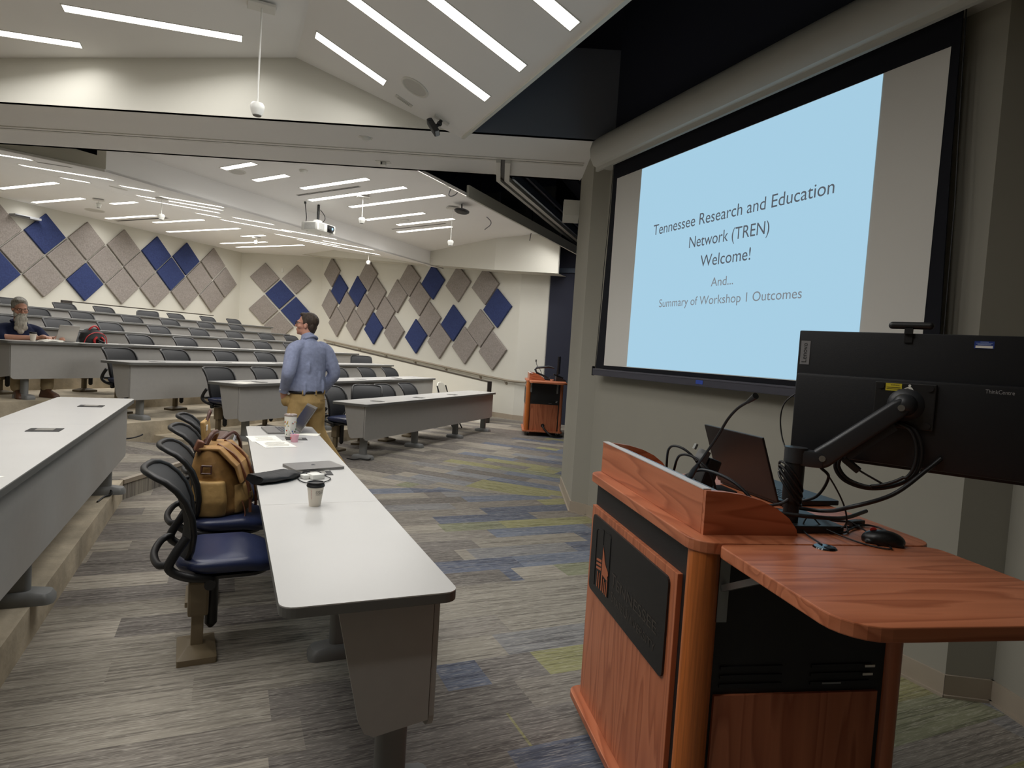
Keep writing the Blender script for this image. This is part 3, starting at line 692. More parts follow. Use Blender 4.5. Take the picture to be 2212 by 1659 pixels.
REAR = [(-6.94, 3.50, 0), (-5.98, 3.51, 1), (-5.01, 3.53, 0), (-4.04, 3.545, 0), (-3.08, 3.555, 1), (-2.11, 3.565, 1), (-1.14, 3.58, 0), (-6.46, 3.02, 0), (-5.49, 3.03, 0), (-4.53, 3.045, 0), (-3.57, 3.06, 0), (-2.60, 3.07, 1), (-1.63, 3.08, 0), (-0.65, 3.085, 0),
        (-6.94, 2.53, 1), (-5.98, 2.54, 0), (-5.02, 2.55, 1), (-4.05, 2.565, 0), (-3.09, 2.575, 0), (-2.12, 2.59, 0), (-1.14, 2.60, 0)]
for i, (s, z, bl) in enumerate(REAR):
    put_panel(WD, REAR_A + PI, -s, z, bl, '%s diamond panel, %s from the left in the %s row on the left wall' % ('navy' if bl else 'grey', NTH[i % 7], ('top', 'middle', 'bottom')[i // 7]), 'diamond panels on the left wall')
for s, z, bl, l in ((1.765, 3.37, 0, 'upper left grey diamond on the narrow back wall'), (0.775, 3.373, 0, 'upper right grey diamond on the narrow back wall'), (1.27, 2.87, 1, 'navy diamond in the middle of the narrow back wall'),
                    (1.762, 2.37, 0, 'lower left grey diamond on the narrow back wall'), (0.77, 2.372, 1, 'lower right navy diamond on the back wall, beside the standing man'), (1.264, 1.872, 0, 'lowest grey diamond on the back wall, at the standing man\'s face')):
    put_panel(WC, BACK_A, s, z, bl, l, 'diamond panels on the back wall')
SIDE = [(7.9, 3.62, 0), (5.95, 3.45, 0), (4.015, 3.275, 0), (3.04, 3.19, 1), (2.07, 3.115, 0), (1.11, 3.045, 0), (7.43, 3.09, 1), (6.455, 3.01, 1), (5.49, 2.93, 0), (4.52, 2.845, 0), (3.55, 2.76, 0), (0.665, 2.515, 1),
        (7.945, 2.65, 0), (6.98, 2.565, 0), (6.01, 2.48, 0), (5.035, 2.395, 0), (3.095, 2.235, 0), (2.165, 2.15, 1), (1.19, 2.04, 0), (7.49, 2.11, 0), (6.52, 2.03, 0), (5.55, 1.95, 1), (4.58, 1.865, 0), (3.615, 1.78, 1), (2.66, 1.695, 0), (1.70, 1.61, 0), (0.737, 1.525, 0)]
srow = [0] * 6 + [1] * 6 + [2] * 7 + [3] * 8; cnt = {}
for (s, z, bl), r in zip(SIDE, srow):
    cnt[r] = cnt.get(r, -1) + 1
    put_panel(WB, SIDE_A, s, z, bl, '%s diamond panel, %s from the left in the %s row on the sloping side wall' % ('navy' if bl else 'grey', (NTH + ['eighth'])[cnt[r]], ('top', 'second', 'third', 'bottom')[r]), 'diamond panels on the side wall', R(-4.8))

# ================================================================== half wall and handrails along the far side wall
off = 1.2; HWB = (WB[0] + math.cos(SIDE_A + PI / 2) * off, WB[1] + math.sin(SIDE_A + PI / 2) * off)
def hw(s, z, o=0.0): p = along(HWB, SIDE_A, s); return (p[0] + math.cos(SIDE_A + PI / 2) * o, p[1] + math.sin(SIDE_A + PI / 2) * o, z)
SL = (1.44 - 0.87) / 6.35
struct(MB().slab([hw(-0.33, 0.0), hw(6.1, 0.0), hw(6.1, 0.86 + SL * 6.43), hw(-0.33, 0.86)], Vector(hw(0, 0, -0.11)) - Vector(hw(0, 0))).build('wall_half_height', WALL))
struct(MB().slab([hw(-0.34, 0.86, 0.006), hw(6.1, 0.86 + SL * 6.43, 0.006), hw(6.1, 0.875 + SL * 6.43, 0.006), hw(-0.34, 0.875, 0.006)], Vector(hw(0, 0, -0.125)) - Vector(hw(0, 0))).build('trim_5', mat('dark_cap_edge', (66, 60, 52), 0.5)))
struct(MB().slab([hw(-0.335, 0.0), hw(-0.335, 0.878), hw(-0.335, 0.878, -0.11), hw(-0.335, 0.0, -0.11)], Vector(hw(-0.02, 0)) - Vector(hw(0, 0))).build('trim_6', mat('dark_end_board', (52, 46, 42), 0.5)))
def sw(s, z, o): p = along(WB, SIDE_A, s); return Vector((p[0] + math.cos(SIDE_A + PI / 2) * o, p[1] + math.sin(SIDE_A + PI / 2) * o, z))
RAILM = mat('taupe_rail', (146, 136, 120), 0.45)
hr = thing('handrail', 'taupe handrail on brackets climbing the side wall below the diamonds', 'handrail', sw(0, 0, 0.08))
rp = [sw(s, z, 0.075) for s, z in ((8.1, 1.54), (7.9, 1.515), (0.8, 0.92), (0.12, 0.872))] + [Vector((*along(along(WB, R(-48), 0.0), R(-48), q), 0.868)) + Vector((-math.cos(R(42)), -math.sin(R(42)), 0)) * 0.075 for q in (0.06, 0.30)]
MB().tube([p - hr.location for p in rp], 0.026, 10).build('rail', RAILM, hr, smooth=60)
for s in (7.6, 6.2, 4.9, 3.6, 2.35, 1.1, 0.25):
    z = 0.868 + 0.0825 * s
    MB().tube([sw(s, z - 0.03, 0.07) - hr.location, sw(s, z - 0.075, 0.06) - hr.location, sw(s, z - 0.085, 0.0) - hr.location], 0.008, 6).cyl(sw(s, z - 0.085, 0.0) - hr.location, sw(s, z - 0.085, 0.012) - hr.location, 0.035).build('bracket', RAILM, hr)
hr2 = thing('handrail', 'thin dark handrail on the low wall at the top left, by the left wall', 'handrail', (0, 0, 0))
q0, q1 = Vector(along(WD, REAR_A, -6.0)), Vector(along(WD, REAR_A, -2.0)); nr = Vector((math.cos(REAR_A - PI / 2), math.sin(REAR_A - PI / 2)))
q0 += nr * 1.0; q1 += nr * 1.0; hr2.location = (q0.x, q0.y, 1.06)
dq = q1 - q0
MB().slab([(0, 0, 0.94), (dq.x, dq.y, 0.94), (dq.x, dq.y, 0.965), (0, 0, 0.965)], (nr.x * -0.06, nr.y * -0.06, 0)).build('rail', mat('dark_cap_edge', (66, 60, 52)), hr2)
MB().slab([(0, 0, 0), (dq.x, dq.y, 0), (dq.x, dq.y, 0.94), (0, 0, 0.94)], (nr.x * -0.05, nr.y * -0.05, 0)).build('low_wall', WALL, hr2)
MB().slab([(-0.005, -0.005, 0), (-dq.normalized().x * 0.22, -dq.normalized().y * 0.22, 0), (-dq.normalized().x * 0.22, -dq.normalized().y * 0.22, 0.97), (-0.005, -0.005, 0.97)], (nr.x * -0.06, nr.y * -0.06, 0)).build('end_post', mat('dark_end_board', (52, 46, 42)), hr2)

# ================================================================== things on and under the ceilings
def pend_mic(x, y, zf, z, half, label):
    p = far(x, y) if half == 'far' else (x, y); zc = zf(x) - 0.012
    t = thing('hanging_microphone', label, 'microphone', (p[0], p[1], z), 0, 'hanging microphones')
    MB().lathe([(0.001, -0.062), (0.034, -0.058), (0.05, -0.02), (0.055, 0.012), (0.042, 0.034), (0.008, 0.045), (0.001, 0.046)], n=20).build('capsule', WHITEP, t, smooth=50)
    MB().lathe([(0.001, -0.066), (0.03, -0.063), (0.033, -0.057), (0.001, -0.056)], n=16).build('grille', mat('grey_grille', (120, 118, 112), 0.7), t)
    MB().cyl((0, 0, 0.04), (0, 0, zc - z), 0.006, n=8).build('cable', WHITEP, t)
    MB().box((0, 0, zc - z - 0.012), (0.20, 0.14, 0.02), bev=0.004).build('ceiling_plate', TRIMW, t)
    return t
pend_mic(0.13, 5.47, CLz, 3.27, 'near', 'white microphone hanging on a thin cable from the near ceiling')
pend_mic(-1.35, 3.55, CLz, 3.56, 'far', 'hanging microphone in front of the long strips right of the projector')
pend_mic(-0.34, 2.32, CLz, 3.40, 'far', 'hanging microphone on a long cable below the oval black device')
pend_mic(-4.9, 4.55, RBz, 3.50, 'far', 'hanging microphone under the three long light strips left of the projector')
pend_mic(-8.0, 3.66, RAz, 4.02, 'far', 'small hanging microphone at the far left under the rear ceiling')
pend_mic(-7.9, -0.47, RAz, 4.01, 'far', 'tiny hanging microphone near the back corner, below the short strip')
pend_mic(-4.52, -0.86, RBz, 3.54, 'far', 'hanging microphone under the rear ceiling just above the side wall diamonds')

def ceil_frame(half, x, y, zf):
    """matrix that lies flat on the underside of a ceiling: local x across, y along, -z into the room"""
    e = 0.01; P = lambda a, b_: Vector((*(far(a, b_) if half == 'far' else (a, b_)), zf(a)))
    o = P(x, y); ax = (P(x + e, y) - o).normalized(); ay = (P(x, y + e) - o).normalized(); az = ax.cross(ay)
    if az.z < 0: ax, az = -ax, -az
    return basis(ax, ay, az, o)
def on_ceiling(name, label, cat, half, x, y, zf, group=None):
    t = thing(name, label, cat, (0, 0, 0), 0, group); t.matrix_world = ceil_frame(half, x, y, zf); return t
def round_speaker(label, half, x, y, zf, r=0.115, group='round ceiling speakers'):
    t = on_ceiling('ceiling_speaker', label, 'speaker', half, x, y, zf, group)
    MB().lathe([(r, 0.0), (r, -0.006), (r - 0.012, -0.010), (r - 0.022, -0.006), (r - 0.024, 0.0)], n=36).build('rim', TRIMW, t, smooth=40)
    MB().lathe([(0.001, -0.003), (r - 0.022, -0.003), (r - 0.022, 0.0), (0.001, 0.0)], n=36).build('grille', mat('speaker_grille', (196, 194, 188), 0.8, var=0.05, scale=300), t)
    return t
round_speaker('round white speaker in the sloped near ceiling beside the lights', 'near', 1.352, 5.44, NRz, 0.125)
round_speaker('round ceiling speaker by the shortest strips above the projector', 'far', -2.23, 5.36, CLz, 0.12)
round_speaker('round ceiling speaker low in the rear ceiling left of the hanging microphone', 'far', -9.3, 2.9, RAz, 0.2)
round_speaker('round ceiling speaker beside the wide strip at the upper left', 'far', -5.4, 5.0, RBz, 0.14)
def smoke(label, half, x, y, zf, r=0.055):
    t = on_ceiling('smoke_detector', label, 'smoke detector', half, x, y, zf, 'smoke detectors')
    MB().lathe([(r, 0), (r, -0.012), (r * 0.85, -0.030), (r * 0.5, -0.036), (0.001, -0.036)], n=24).build('housing', WHITEP, t, smooth=50)
    MB().lathe([(r * 1.15, 0), (r * 1.15, -0.006), (r, -0.008)], n=24).build('base_ring', TRIMW, t)
smoke('flat white smoke detector above the projector ceiling lights', 'far', -1.30, 5.02, CLz)
smoke('domed smoke detector between two light strips right of the projector', 'far', -1.66, 1.84, CLz, 0.075)
smoke('white smoke detector at the far left under the rear ceiling', 'far', -9.5, 4.75, RAz, 0.1)
smoke('small white sensor at the front edge of the far ceiling, above the bulkhead', 'far', 1.5, -0.55, FRz, 0.1)
def slot_vent(label, half, x0, x1, y, zf, wdt=0.07, n=2):
    t = on_ceiling('slot_vent', label, 'air vent', half, (x0 + x1) / 2, y, zf, 'slotted ceiling vents'); L = abs(x1 - x0)
    MB().box((0, 0, -0.002), (L, wdt, 0.003)).build('frame', TRIMW, t)
    for i in range(n): MB().box((0, (i - (n - 1) / 2) * wdt / n * 1.0, -0.0045), (L * 0.985, wdt / n * 0.5, 0.003)).build('slot', BLK, t)
slot_vent('long slotted vent between the two strips above the projector', 'far', -2.33, -1.05, 4.03, CLz)
slot_vent('thin slotted vent between the two lowest strips of the projector ceiling', 'far', -2.36, -1.08, 1.27, CLz, 0.05, 1)
slot_vent('dark slotted vent under a strip of the rear ceiling, over the left wall', 'far', -10.0, -8.2, 1.93, RAz, 0.12, 1)
slot_vent('thin slotted vent at the upper left beside the ceiling end face', 'far', -4.5, -3.75, 6.78, RBz, 0.06, 1)
# oblong exit light bracket and the black camera on the near slope
t = on_ceiling('ceiling_grille', 'small white oblong fitting next to the round speaker in the sloped near ceiling', 'ceiling fitting', 'near', 1.345, 5.79, NRz)
MB().box((0, 0, -0.004), (0.17, 0.05, 0.008), bev=0.003).build('plate', TRIMW, t); 
for yy in (-0.011, 0.011): MB().box((0, yy, -0.0085), (0.12, 0.006, 0.002)).build('slot', mat('grey_slot', (150, 150, 148)), t)
cam = on_ceiling('wall_camera', 'black camera bar on a bracket at the lower corner of the sloped near ceiling', 'camera', 'near', 1.665, 5.66, NRz)
MB().box((0, 0, -0.006), (0.15, 0.055, 0.012), bev=0.003).build('mount_plate', TRIMW, cam)
a_ = MB().tube([(0, 0, -0.01), (0.0, 0.005, -0.05), (-0.02, 0.01, -0.085)], 0.016, 10).ball((0, 0.0, -0.045), 0.024).build('swivel_arm', BLKP, cam, smooth=60)
rot = Euler((R(-25), R(35), R(-50)))
bd = MB().box((-0.035, 0.0, -0.105), (0.19, 0.065, 0.055), rot, bev=0.014).build('camera_body', BLKP, cam, smooth=40)
q = rot.to_quaternion()
MB().cyl(Vector((-0.035, 0, -0.105)) + q @ Vector((-0.07, -0.034, 0)), Vector((-0.035, 0, -0.105)) + q @ Vector((-0.07, -0.030, 0)), 0.018).build('lens', mat('camera_lens', (40, 44, 52), 0.1), bd)
MB().box(Vector((-0.035, 0, -0.105)) + q @ Vector((0.095, 0, 0)), (0.006, 0.05, 0.035), rot).build('end_plate', mat('pale_grey_plastic', (160, 162, 166), 0.4), bd)
# oval black device under the far ceiling's front edge
t = on_ceiling('oval_microphone_array', 'flat black oval device hanging under the far ceiling beside the edge strips', 'ceiling device', 'far', -0.10, 2.42, CLz)
MB().lathe([(0.001, -0.155), (0.115, -0.152), (0.145, -0.135), (0.15, -0.115), (0.12, -0.10), (0.001, -0.098)], n=32, m=Matrix.Diagonal((0.75, 1.25, 1, 1))).build('body', BLKP, t, smooth=60)
MB().cyl((0, 0, -0.10), (0, 0, 0), 0.012).build('stem', BLKP, t)
# projector on its pole
pj = thing('projector', 'white projector with a black lens hanging from a short pole in the far half', 'projector', far(-2.38, 3.42, 3.47), far_dir(0.0))
PJ = mat('projector_white', (218, 218, 212), 0.4)
MB().box((0, 0, 0), (0.36, 0.47, 0.15), bev=0.02).build('body', PJ, pj, smooth=30)
MB().box((0.02, -0.237, 0.0), (0.24, 0.006, 0.11)).build('side_grille', mat('grey_grille_light', (176, 176, 172), 0.6, var=0.1, scale=90), pj)
MB().box((0.182, -0.13, 0.0), (0.006, 0.13, 0.11)).build('front_grille', mat('grey_grille_light', (176, 176, 172)), pj)
MB().box((0.183, 0.09, -0.005), (0.008, 0.15, 0.125), bev=0.003).build('lens_surround', BLKP, pj)
ln = MB().cyl((0.18, 0.09, -0.005), (0.235, 0.09, -0.005), 0.055, 0.05, 28).build('lens_barrel', BLKP, pj, smooth=40)
MB().ball((0.222, 0.09, -0.005), 0.040, (0.4, 1, 1)).build('lens_glass', mat('lens_glass', (150, 190, 235), 0.05, emit=(150, 190, 240), power=0.4), ln, smooth=80)
for x, y in ((-0.1, -0.17), (-0.1, 0.17), (0.12, 0.17)): MB().cyl((x, y, -0.075), (x, y, -0.088), 0.014).build('foot', PJ, pj)
MB().box((-0.02, 0, 0.085), (0.20, 0.22, 0.018)).box((-0.02, 0, 0.115), (0.10, 0.12, 0.045), bev=0.01).build('mount', PJ, pj)
MB().cyl((-0.02, 0, 0.13), (-0.02, 0, 0.405), 0.022).build('pole', BLK, pj, smooth=40)
MB().tube(spline([(-0.16, -0.15, 0.06), (-0.10, -0.20, 0.14), (-0.06, -0.26, 0.22), (-0.06, -0.29, 0.36)], 6), 0.007, 6).tube(spline([(-0.1, 0.1, 0.07), (0.0, 0.14, 0.16), (-0.02, 0.16, 0.25), (-0.02, 0.05, 0.33)], 6), 0.006, 6).cyl((-0.06, -0.29, 0.36), (-0.06, -0.29, 0.395), 0.018).build('cable', BLK, pj)
# small fittings on the soffit of the bulkhead
t = thing('soffit_sensor', 'small white sensor dome on the underside of the bulkhead', 'sensor', (1.144, 6.459, ZS))
MB().lathe([(0.05, 0), (0.048, -0.012), (0.025, -0.03), (0.001, -0.033)], n=20).build('dome', WHITEP, t, smooth=50); MB().box((0, 0, -0.002), (0.13, 0.06, 0.004)).build('base_plate', TRIMW, t)
t = thing('soffit_sensor', 'white sensor with a dark slot on the underside of the bulkhead, over the projector lights', 'sensor', (1.478, 7.189, ZS), R(-24))
MB().box((0, 0, -0.002), (0.16, 0.09, 0.004)).build('base_plate', TRIMW, t); MB().box((0, 0, -0.02), (0.06, 0.06, 0.035), bev=0.006).build('housing', WHITEP, t); MB().box((-0.012, -0.031, -0.02), (0.014, 0.002, 0.03)).build('slot', BLK, t)
# wall clutter high on the rear wall
t = thing('wall_shelf_bracket', 'small grey device on the left wall below the ceiling, beside the first navy diamond', 'wall device', (*along(WD, REAR_A, -6.45), 3.78), REAR_A)
MB().box((0, -0.10, 0), (0.55, 0.2, 0.05), bev=0.006).build('body', mat('pale_grey_plastic', (160, 162, 166), 0.4), t); MB().box((-0.12, -0.202, -0.01), (0.3, 0.004, 0.03)).build('dark_slot', BLK, t)
t = thing('wall_box', 'small white box on the back wall between the two upper grey diamonds', 'wall box', (*along(WC, BACK_A, 1.24), 3.63), BACK_A + PI)
MB().box((0, -0.012, 0), (0.05, 0.02, 0.13), bev=0.004).build('body', WHITEP, t)
t = thing('pier_speaker', 'white wall speaker peeking out behind the partition pier', 'speaker', (3.63, 6.62, 3.22), R(66))
MB().loft([[(x, y, z) for x, y in ((0, -0.02), (0.0, 0.16), (-dx_, 0.16), (-dx_, -0.02))] for z, dx_ in ((-0.17, 0.02), (-0.10, 0.10), (0.0, 0.12), (0.07, 0.11))]).build('body', WHITEP, t)

# cables hanging in the dark void over the far stage
CBL = mat('grey_cable', (96, 98, 104), 0.6)
for i, (pts, l) in enumerate((([(3.2, 10.2, 4.6), (3.32, 10.1, 4.1), (3.1, 9.9, 3.95), (3.25, 9.8, 4.4)], 'looped grey cable in the dark void beside the stacking track'),
              ([(4.2, 11.5, 4.9), (4.25, 11.5, 4.2), (4.45, 11.45, 3.95), (4.35, 11.5, 3.8)], 'grey cable dangling in the dark void above the far front edge'),
              ([(5.75, 12.45, 4.7), (5.76, 12.42, 4.2), (5.74, 12.45, 3.9)], 'dark cable hanging down the wall above the far front edge'))):
    o = MB().tube(spline(pts, 8), 0.008, 6).build('hanging_cable', CBL if i < 2 else BLK); tag(o, l, 'cable', 'hanging cables')
# rail across the dark far stage opening and a duct in the void
struct(MB().box((*along(WB, R(-48), 1.9), 3.36), (2.4, 0.08, 0.10), Euler((0, 0, R(-48)))).build('trim_7', mat('dark_rail', (70, 78, 92), 0.4, 0.5)))
t = MB().box((5.1, 9.3, 4.35), (0.22, 4.6, 0.3), Euler((0, 0, R(-42)))).build('air_duct', mat('dark_duct', (74, 74, 84), 0.6)); tag(t, 'dark duct running through the void above the far stage', 'duct')
# ================================================================== lectern: local x to the stage, local y along its front, origin at the front far corner
LEC = (1.403, 2.225); LRZ = R(-14)
BLKPANEL = mat('black_lectern_panel', (30, 30, 31), 0.55, bump=0.06, bscale=300); PLAQUE = mat('black_plaque', (24, 23, 23), 0.45, bump=0.05, bscale=400)
BRUSH = mat('zinc_bracket', (150, 152, 150), 0.35, 0.8)
def make_lectern():
    t = thing('lectern', 'cherry and black lectern in the foreground with a university plaque and raised side shelf', 'lectern', (*LEC, 0), LRZ)
    MB().prism(rrect(0.74, 1.03, 0.05, 5, 0.325, -0.44), 0.075, 0.102).build('base_board', WOOD_H, t, bevel=0.003)
    for x, y in ((0.06, 0.0), (0.60, 0.0), (0.06, -0.88), (0.60, -0.88)):
        c = MB().cyl((x - 0.014, y, 0.034), (x + 0.014, y, 0.034), 0.034, n=20).build('caster', BLK, t, smooth=40); MB().box((x, y, 0.062), (0.05, 0.05, 0.028)).build('caster_fork', BRUSH, c)
    MB().box((0.335, -0.435, 0.55), (0.65, 0.92, 0.90)).build('carcass', BLKPANEL, t)
    MB().box((0.003, -0.39, 0.50), (0.018, 0.826, 0.795), bev=0.002).build('front_panel', WOOD_V, t)
    MB().cyl((0.028, -0.885, 0.10), (0.028, -0.885, 1.0), 0.044, n=28).build('corner_post', mat('orange_cherry', (186, 104, 46), 0.4, var=0.22, scale=6, stretch=(30, 30, 0.8)), t, smooth=40)
    MB().cyl((0.64, -0.885, 0.10), (0.64, -0.885, 1.0), 0.03, n=20).build('corner_post', WOOD_V, t, smooth=40)
    MB().cyl((0.64, 0.02, 0.10), (0.64, 0.02, 1.0), 0.03, n=20).build('corner_post', WOOD_V, t, smooth=40)
    MB().box((0.335, -0.899, 0.345), (0.51, 0.012, 0.49)).build('side_panel', WOOD_V, t)
    for z in (0.615, 0.64, 0.665): 
        for x in (0.19, 0.47): MB().box((x, -0.897, z), (0.19, 0.006, 0.010)).build('vent_slot', BLK, t)
    MB().box((0.56, -0.9025, 0.664), (0.032, 0.002, 0.007)).box((0.555, -0.9025, 0.640), (0.032, 0.002, 0.007)).build('vent_glint', WHITEP, t)  # reflections off the vents, put in as small white bars
    MB().box((0.44, -0.9025, 0.617), (0.06, 0.002, 0.005)).build('vent_glint_thin', BRUSH, t)  # one more vent reflection, modelled as a thin pale bar
    top = MB().prism(rrect(0.74, 1.0, (0.07, 0.07, 0.07, 0.07), 6, 0.345, -0.44), 0.998, 1.030).build('top_board', WOOD_H, t, bevel=0.003)
    MB().box((0.040, -0.40, 1.092), (0.022, 0.90, 0.124), bev=0.002).build('gallery_front', WOOD_W if False else WOOD_H, t)
    cur = [(0.03, 0.0), (0.32, 0.0), (0.315, 0.02), (0.29, 0.050), (0.25, 0.078), (0.20, 0.100), (0.14, 0.115), (0.09, 0.121), (0.03, 0.124)]
    for y in (-0.855, 0.045):
        MB().prism(cur, -0.009, 0.009, Matrix(((1, 0, 0, 0), (0, 0, 1, y), (0, 1, 0, 1.030), (0, 0, 0, 1)))).build('gallery_side', WOOD_W, t)
    MB().box((0.040, -0.40, 1.1555), (0.024, 0.90, 0.003)).build('gallery_edge', mat('pale_edging', (206, 200, 196), 0.4), t)
    MB().slab([(0.053, -0.845, 1.150), (0.053, 0.035, 1.150), (0.125, 0.035, 1.132), (0.125, -0.845, 1.132)], (0, 0, -0.012)).build('sloped_ledge', mat('screenlit_ledge', (176, 190, 204), 0.25), t)  # bluish reflection of the screen is put into the ledge colour
    # raised shelf on the near side with its two folding brackets
    MB().prism(rrect(0.66, 0.515, (0.10, 0.04, 0.03, 0.09), 6, 0.36, -1.203), 0.998, 1.029).build('side_shelf', WOOD_W, t, bevel=0.003)
    for x in (0.075, 0.56):
        b = MB().box((x, -0.912, 0.90), (0.030, 0.014, 0.19)).build('bracket', BRUSH, t)
        MB().tube([(x, -0.92, 0.90), (x, -1.10, 0.990)], 0.012, 4).build('brace', BRUSH, b); MB().box((x, -1.06, 0.991), (0.028, 0.26, 0.012)).build('shelf_rail', BRUSH, b)
    # plaque: cut-out tower emblem and university name
    pl = MB().prism(rrect(0.745, 0.305, 0.022, 4, -0.388, 0.718), -0.004, 0.004, Matrix(((0, 0, -1, -0.009), (1, 0, 0, 0), (0, 1, 0, 0), (0, 0, 0, 1)))).build('plaque', PLAQUE, t)
    XP = -0.0138; ENG = mat('engraved_letters', (54, 47, 42), 0.35)
    M = lambda y, z: basis((0, -1, 0), (0, 0, 1), (-1, 0, 0), (XP, y, z))
    text('T', 0.052, 0.045, ENG, pl, M(-0.305, 0.668), 'engraved_word'); text('ENNESSEE', 0.038, 0.365, ENG, pl, M(-0.520, 0.672), 'engraved_word')
    text('S', 0.036, 0.024, ENG, pl, M(-0.300, 0.615), 'engraved_word'); text('TATE', 0.027, 0.096, ENG, pl, M(-0.366, 0.615), 'engraved_word')
    text('U', 0.036, 0.030, ENG, pl, M(-0.442, 0.615), 'engraved_word'); text('NIVERSITY', 0.027, 0.236, ENG, pl, M(-0.583, 0.615), 'engraved_word')
    CUT = mat('cherry_cutout', (176, 100, 66), 0.45); DARK = mat('emblem_groove', (8, 8, 8), 0.6)
    fr = MB()
    for pts in ([(-0.085, 0.60), (-0.078, 0.815), (-0.093, 0.828), (-0.153, 0.838)], [(-0.170, 0.84), (-0.232, 0.845), (-0.246, 0.832), (-0.252, 0.61)]): fr.tube([(XP, y, z) for y, z in pts], 0.0016, 4)
    fr.build('emblem_outline', DARK, pl)
    e = MB()
    def flat(pts): e.slab([(XP, y, z) for y, z in pts], (-0.001, 0, 0))
    flat([(-0.168, 0.775), (-0.182, 0.757), (-0.196, 0.728), (-0.214, 0.712), (-0.237, 0.702), (-0.243, 0.690), (-0.235, 0.682), (-0.240, 0.670), (-0.225, 0.668), (-0.168, 0.672)])
    for y0, y1, zt in ((-0.168, -0.180, 0.672), (-0.192, -0.201, 0.660), (-0.212, -0.219, 0.655), (-0.231, -0.239, 0.668)): flat([(y0, zt), (y0, 0.608), (y1, 0.608), (y1, zt)])
    for k in range(3): flat([(-0.100, 0.712 - k * 0.016), (-0.158, 0.722 - k * 0.016), (-0.158, 0.712 - k * 0.016), (-0.100, 0.704 - k * 0.016)])
    for y in (-0.118, -0.140): flat([(y, 0.665), (y, 0.605), (y - 0.007, 0.605), (y - 0.007, 0.668)])
    e.build('emblem_cutout', CUT, pl)
    sp = MB().box((XP, -0.162, 0.815), (0.001, 0.004, 0.055)).ball((XP, -0.162, 0.787), 0.005, (0.2, 1, 1)).box((XP, -0.163, 0.70), (0.001, 0.006, 0.15)).build('emblem_spire', DARK, pl)
    return t
LECT = make_lectern()
FLP = (5.05, 10.645)
fl = dup(LECT, (0, 0, 0), R(-23.2), 'cherry and black lectern at the far end of the room, beside the grey pier')
fl.name = 'lectern'
# its near-side front corner stands at FLP
c_, s_ = math.cos(R(-23.2)), math.sin(R(-23.2)); lx, ly = 0.0, -0.90
fl.location = (FLP[0] - (c_ * lx - s_ * ly), FLP[1] - (s_ * lx + c_ * ly), 0)
LM = Matrix.LocRotScale(Vector((*LEC, 0)), Euler((0, 0, LRZ)), None)
FM = Matrix.LocRotScale(fl.location, Euler((0, 0, R(-23.2))), None)
def at_lectern(o, M=LM): o.matrix_world = M @ o.matrix_world if o.type != 'EMPTY' else M; return o

# ------------------------------------------------------------------ monitor on its arm
mon = thing('computer_monitor', 'large black all-in-one monitor seen from behind, held by the arm on the lectern', 'monitor', (1.642, 1.485, 0), math.atan2(-0.879, 0.477))
MBK = mat('black_monitor', (17, 18, 22), 0.5, bump=0.04, bscale=300)
# local x runs to the viewer's right along the back, local -y faces the camera
MB().box((0.304, 0.012, 1.433), (0.61, 0.024, 0.392), bev=0.004).build('back_cover', MBK, mon, smooth=30)
MB().box((0.304, -0.010, 1.372), (0.60, 0.030, 0.25), bev=0.010).build('rear_bulge', MBK, mon, smooth=30)
MB().box((0.304, 0.026, 1.433), (0.60, 0.004, 0.38)).build('screen_glass', mat('dark_glass', (10, 10, 12), 0.1), mon)
vz = MB().box((0.30, -0.030, 1.422), (0.15, 0.012, 0.13), bev=0.003).build('mount_plate', BLKP, mon)
for x, z in ((0.24, 1.475), (0.36, 1.475), (0.24, 1.37), (0.36, 1.37)): MB().cyl((x, -0.034, z), (x, -0.040, z), 0.009, n=12).build('thumb_screw', BLK, vz)
def lab(x, z, w_, h_, m, nm, y=-0.0006, rx=None): return MB().box((x, y, z), (w_, 0.0012, h_)).build(nm, m, mon)
FR = lambda x, z, y: basis((1, 0, 0), (0, 0, 1), (0, -1, 0), (x, y, z))
gl = lab(0.020, 1.560, 0.027, 0.074, mat('silver_label', (150, 150, 152), 0.4, 0.3), 'maker_label')
text('Lenovo', 0.014, 0.060, mat('label_black', (24, 24, 26)), gl, Matrix.Translation((0.025, -0.0016, 1.560)) @ Matrix.Rotation(-PI / 2, 4, 'Y') @ FR(0, 0, 0), 'maker_word')
bs = lab(0.470, 1.603, 0.044, 0.020, mat('sticker_navy', (36, 62, 138), 0.5), 'property_sticker')
MB().box((0.470, -0.0016, 1.5975), (0.038, 0.0008, 0.0065)).build('sticker_strip', PAPER, bs)
for i, w_ in enumerate((0.018, 0.036, 0.030)): MB().box((0.470, -0.0016, 1.6105 - i * 0.0032), (w_, 0.0008, 0.0012)).build('sticker_line', mat('sticker_pale', (170, 190, 230)), bs)
ye = MB().box((0.272, -0.0366, 1.4725), (0.040, 0.0012, 0.021)).build('warning_label', mat('label_yellow', (214, 196, 52), 0.5), vz)
text('WARNING', 0.0042, 0.022, mat('label_black', (24, 24, 26)), ye, FR(0.275, 1.4765, -0.0376), 'warning_word')
for i in range(2): MB().box((0.272, -0.0376, 1.4715 - i * 0.004), (0.034, 0.0006, 0.0012)).build('label_line', mat('label_black', (24, 24, 26)), ye)
pg = MB().ball((0.311, -0.037, 1.4795), 0.0035, (1, 0.1, 1)).slab([(0.311, -0.0368, 1.4775), (0.317, -0.0368, 1.474), (0.324, -0.0368, 1.463), (0.314, -0.0368, 1.463), (0.308, -0.0368, 1.472), (0.298, -0.0368, 1.470), (0.299, -0.0368, 1.4715)], (0, -0.0006, 0)).build('lifting_pictogram', PAPER, vz)
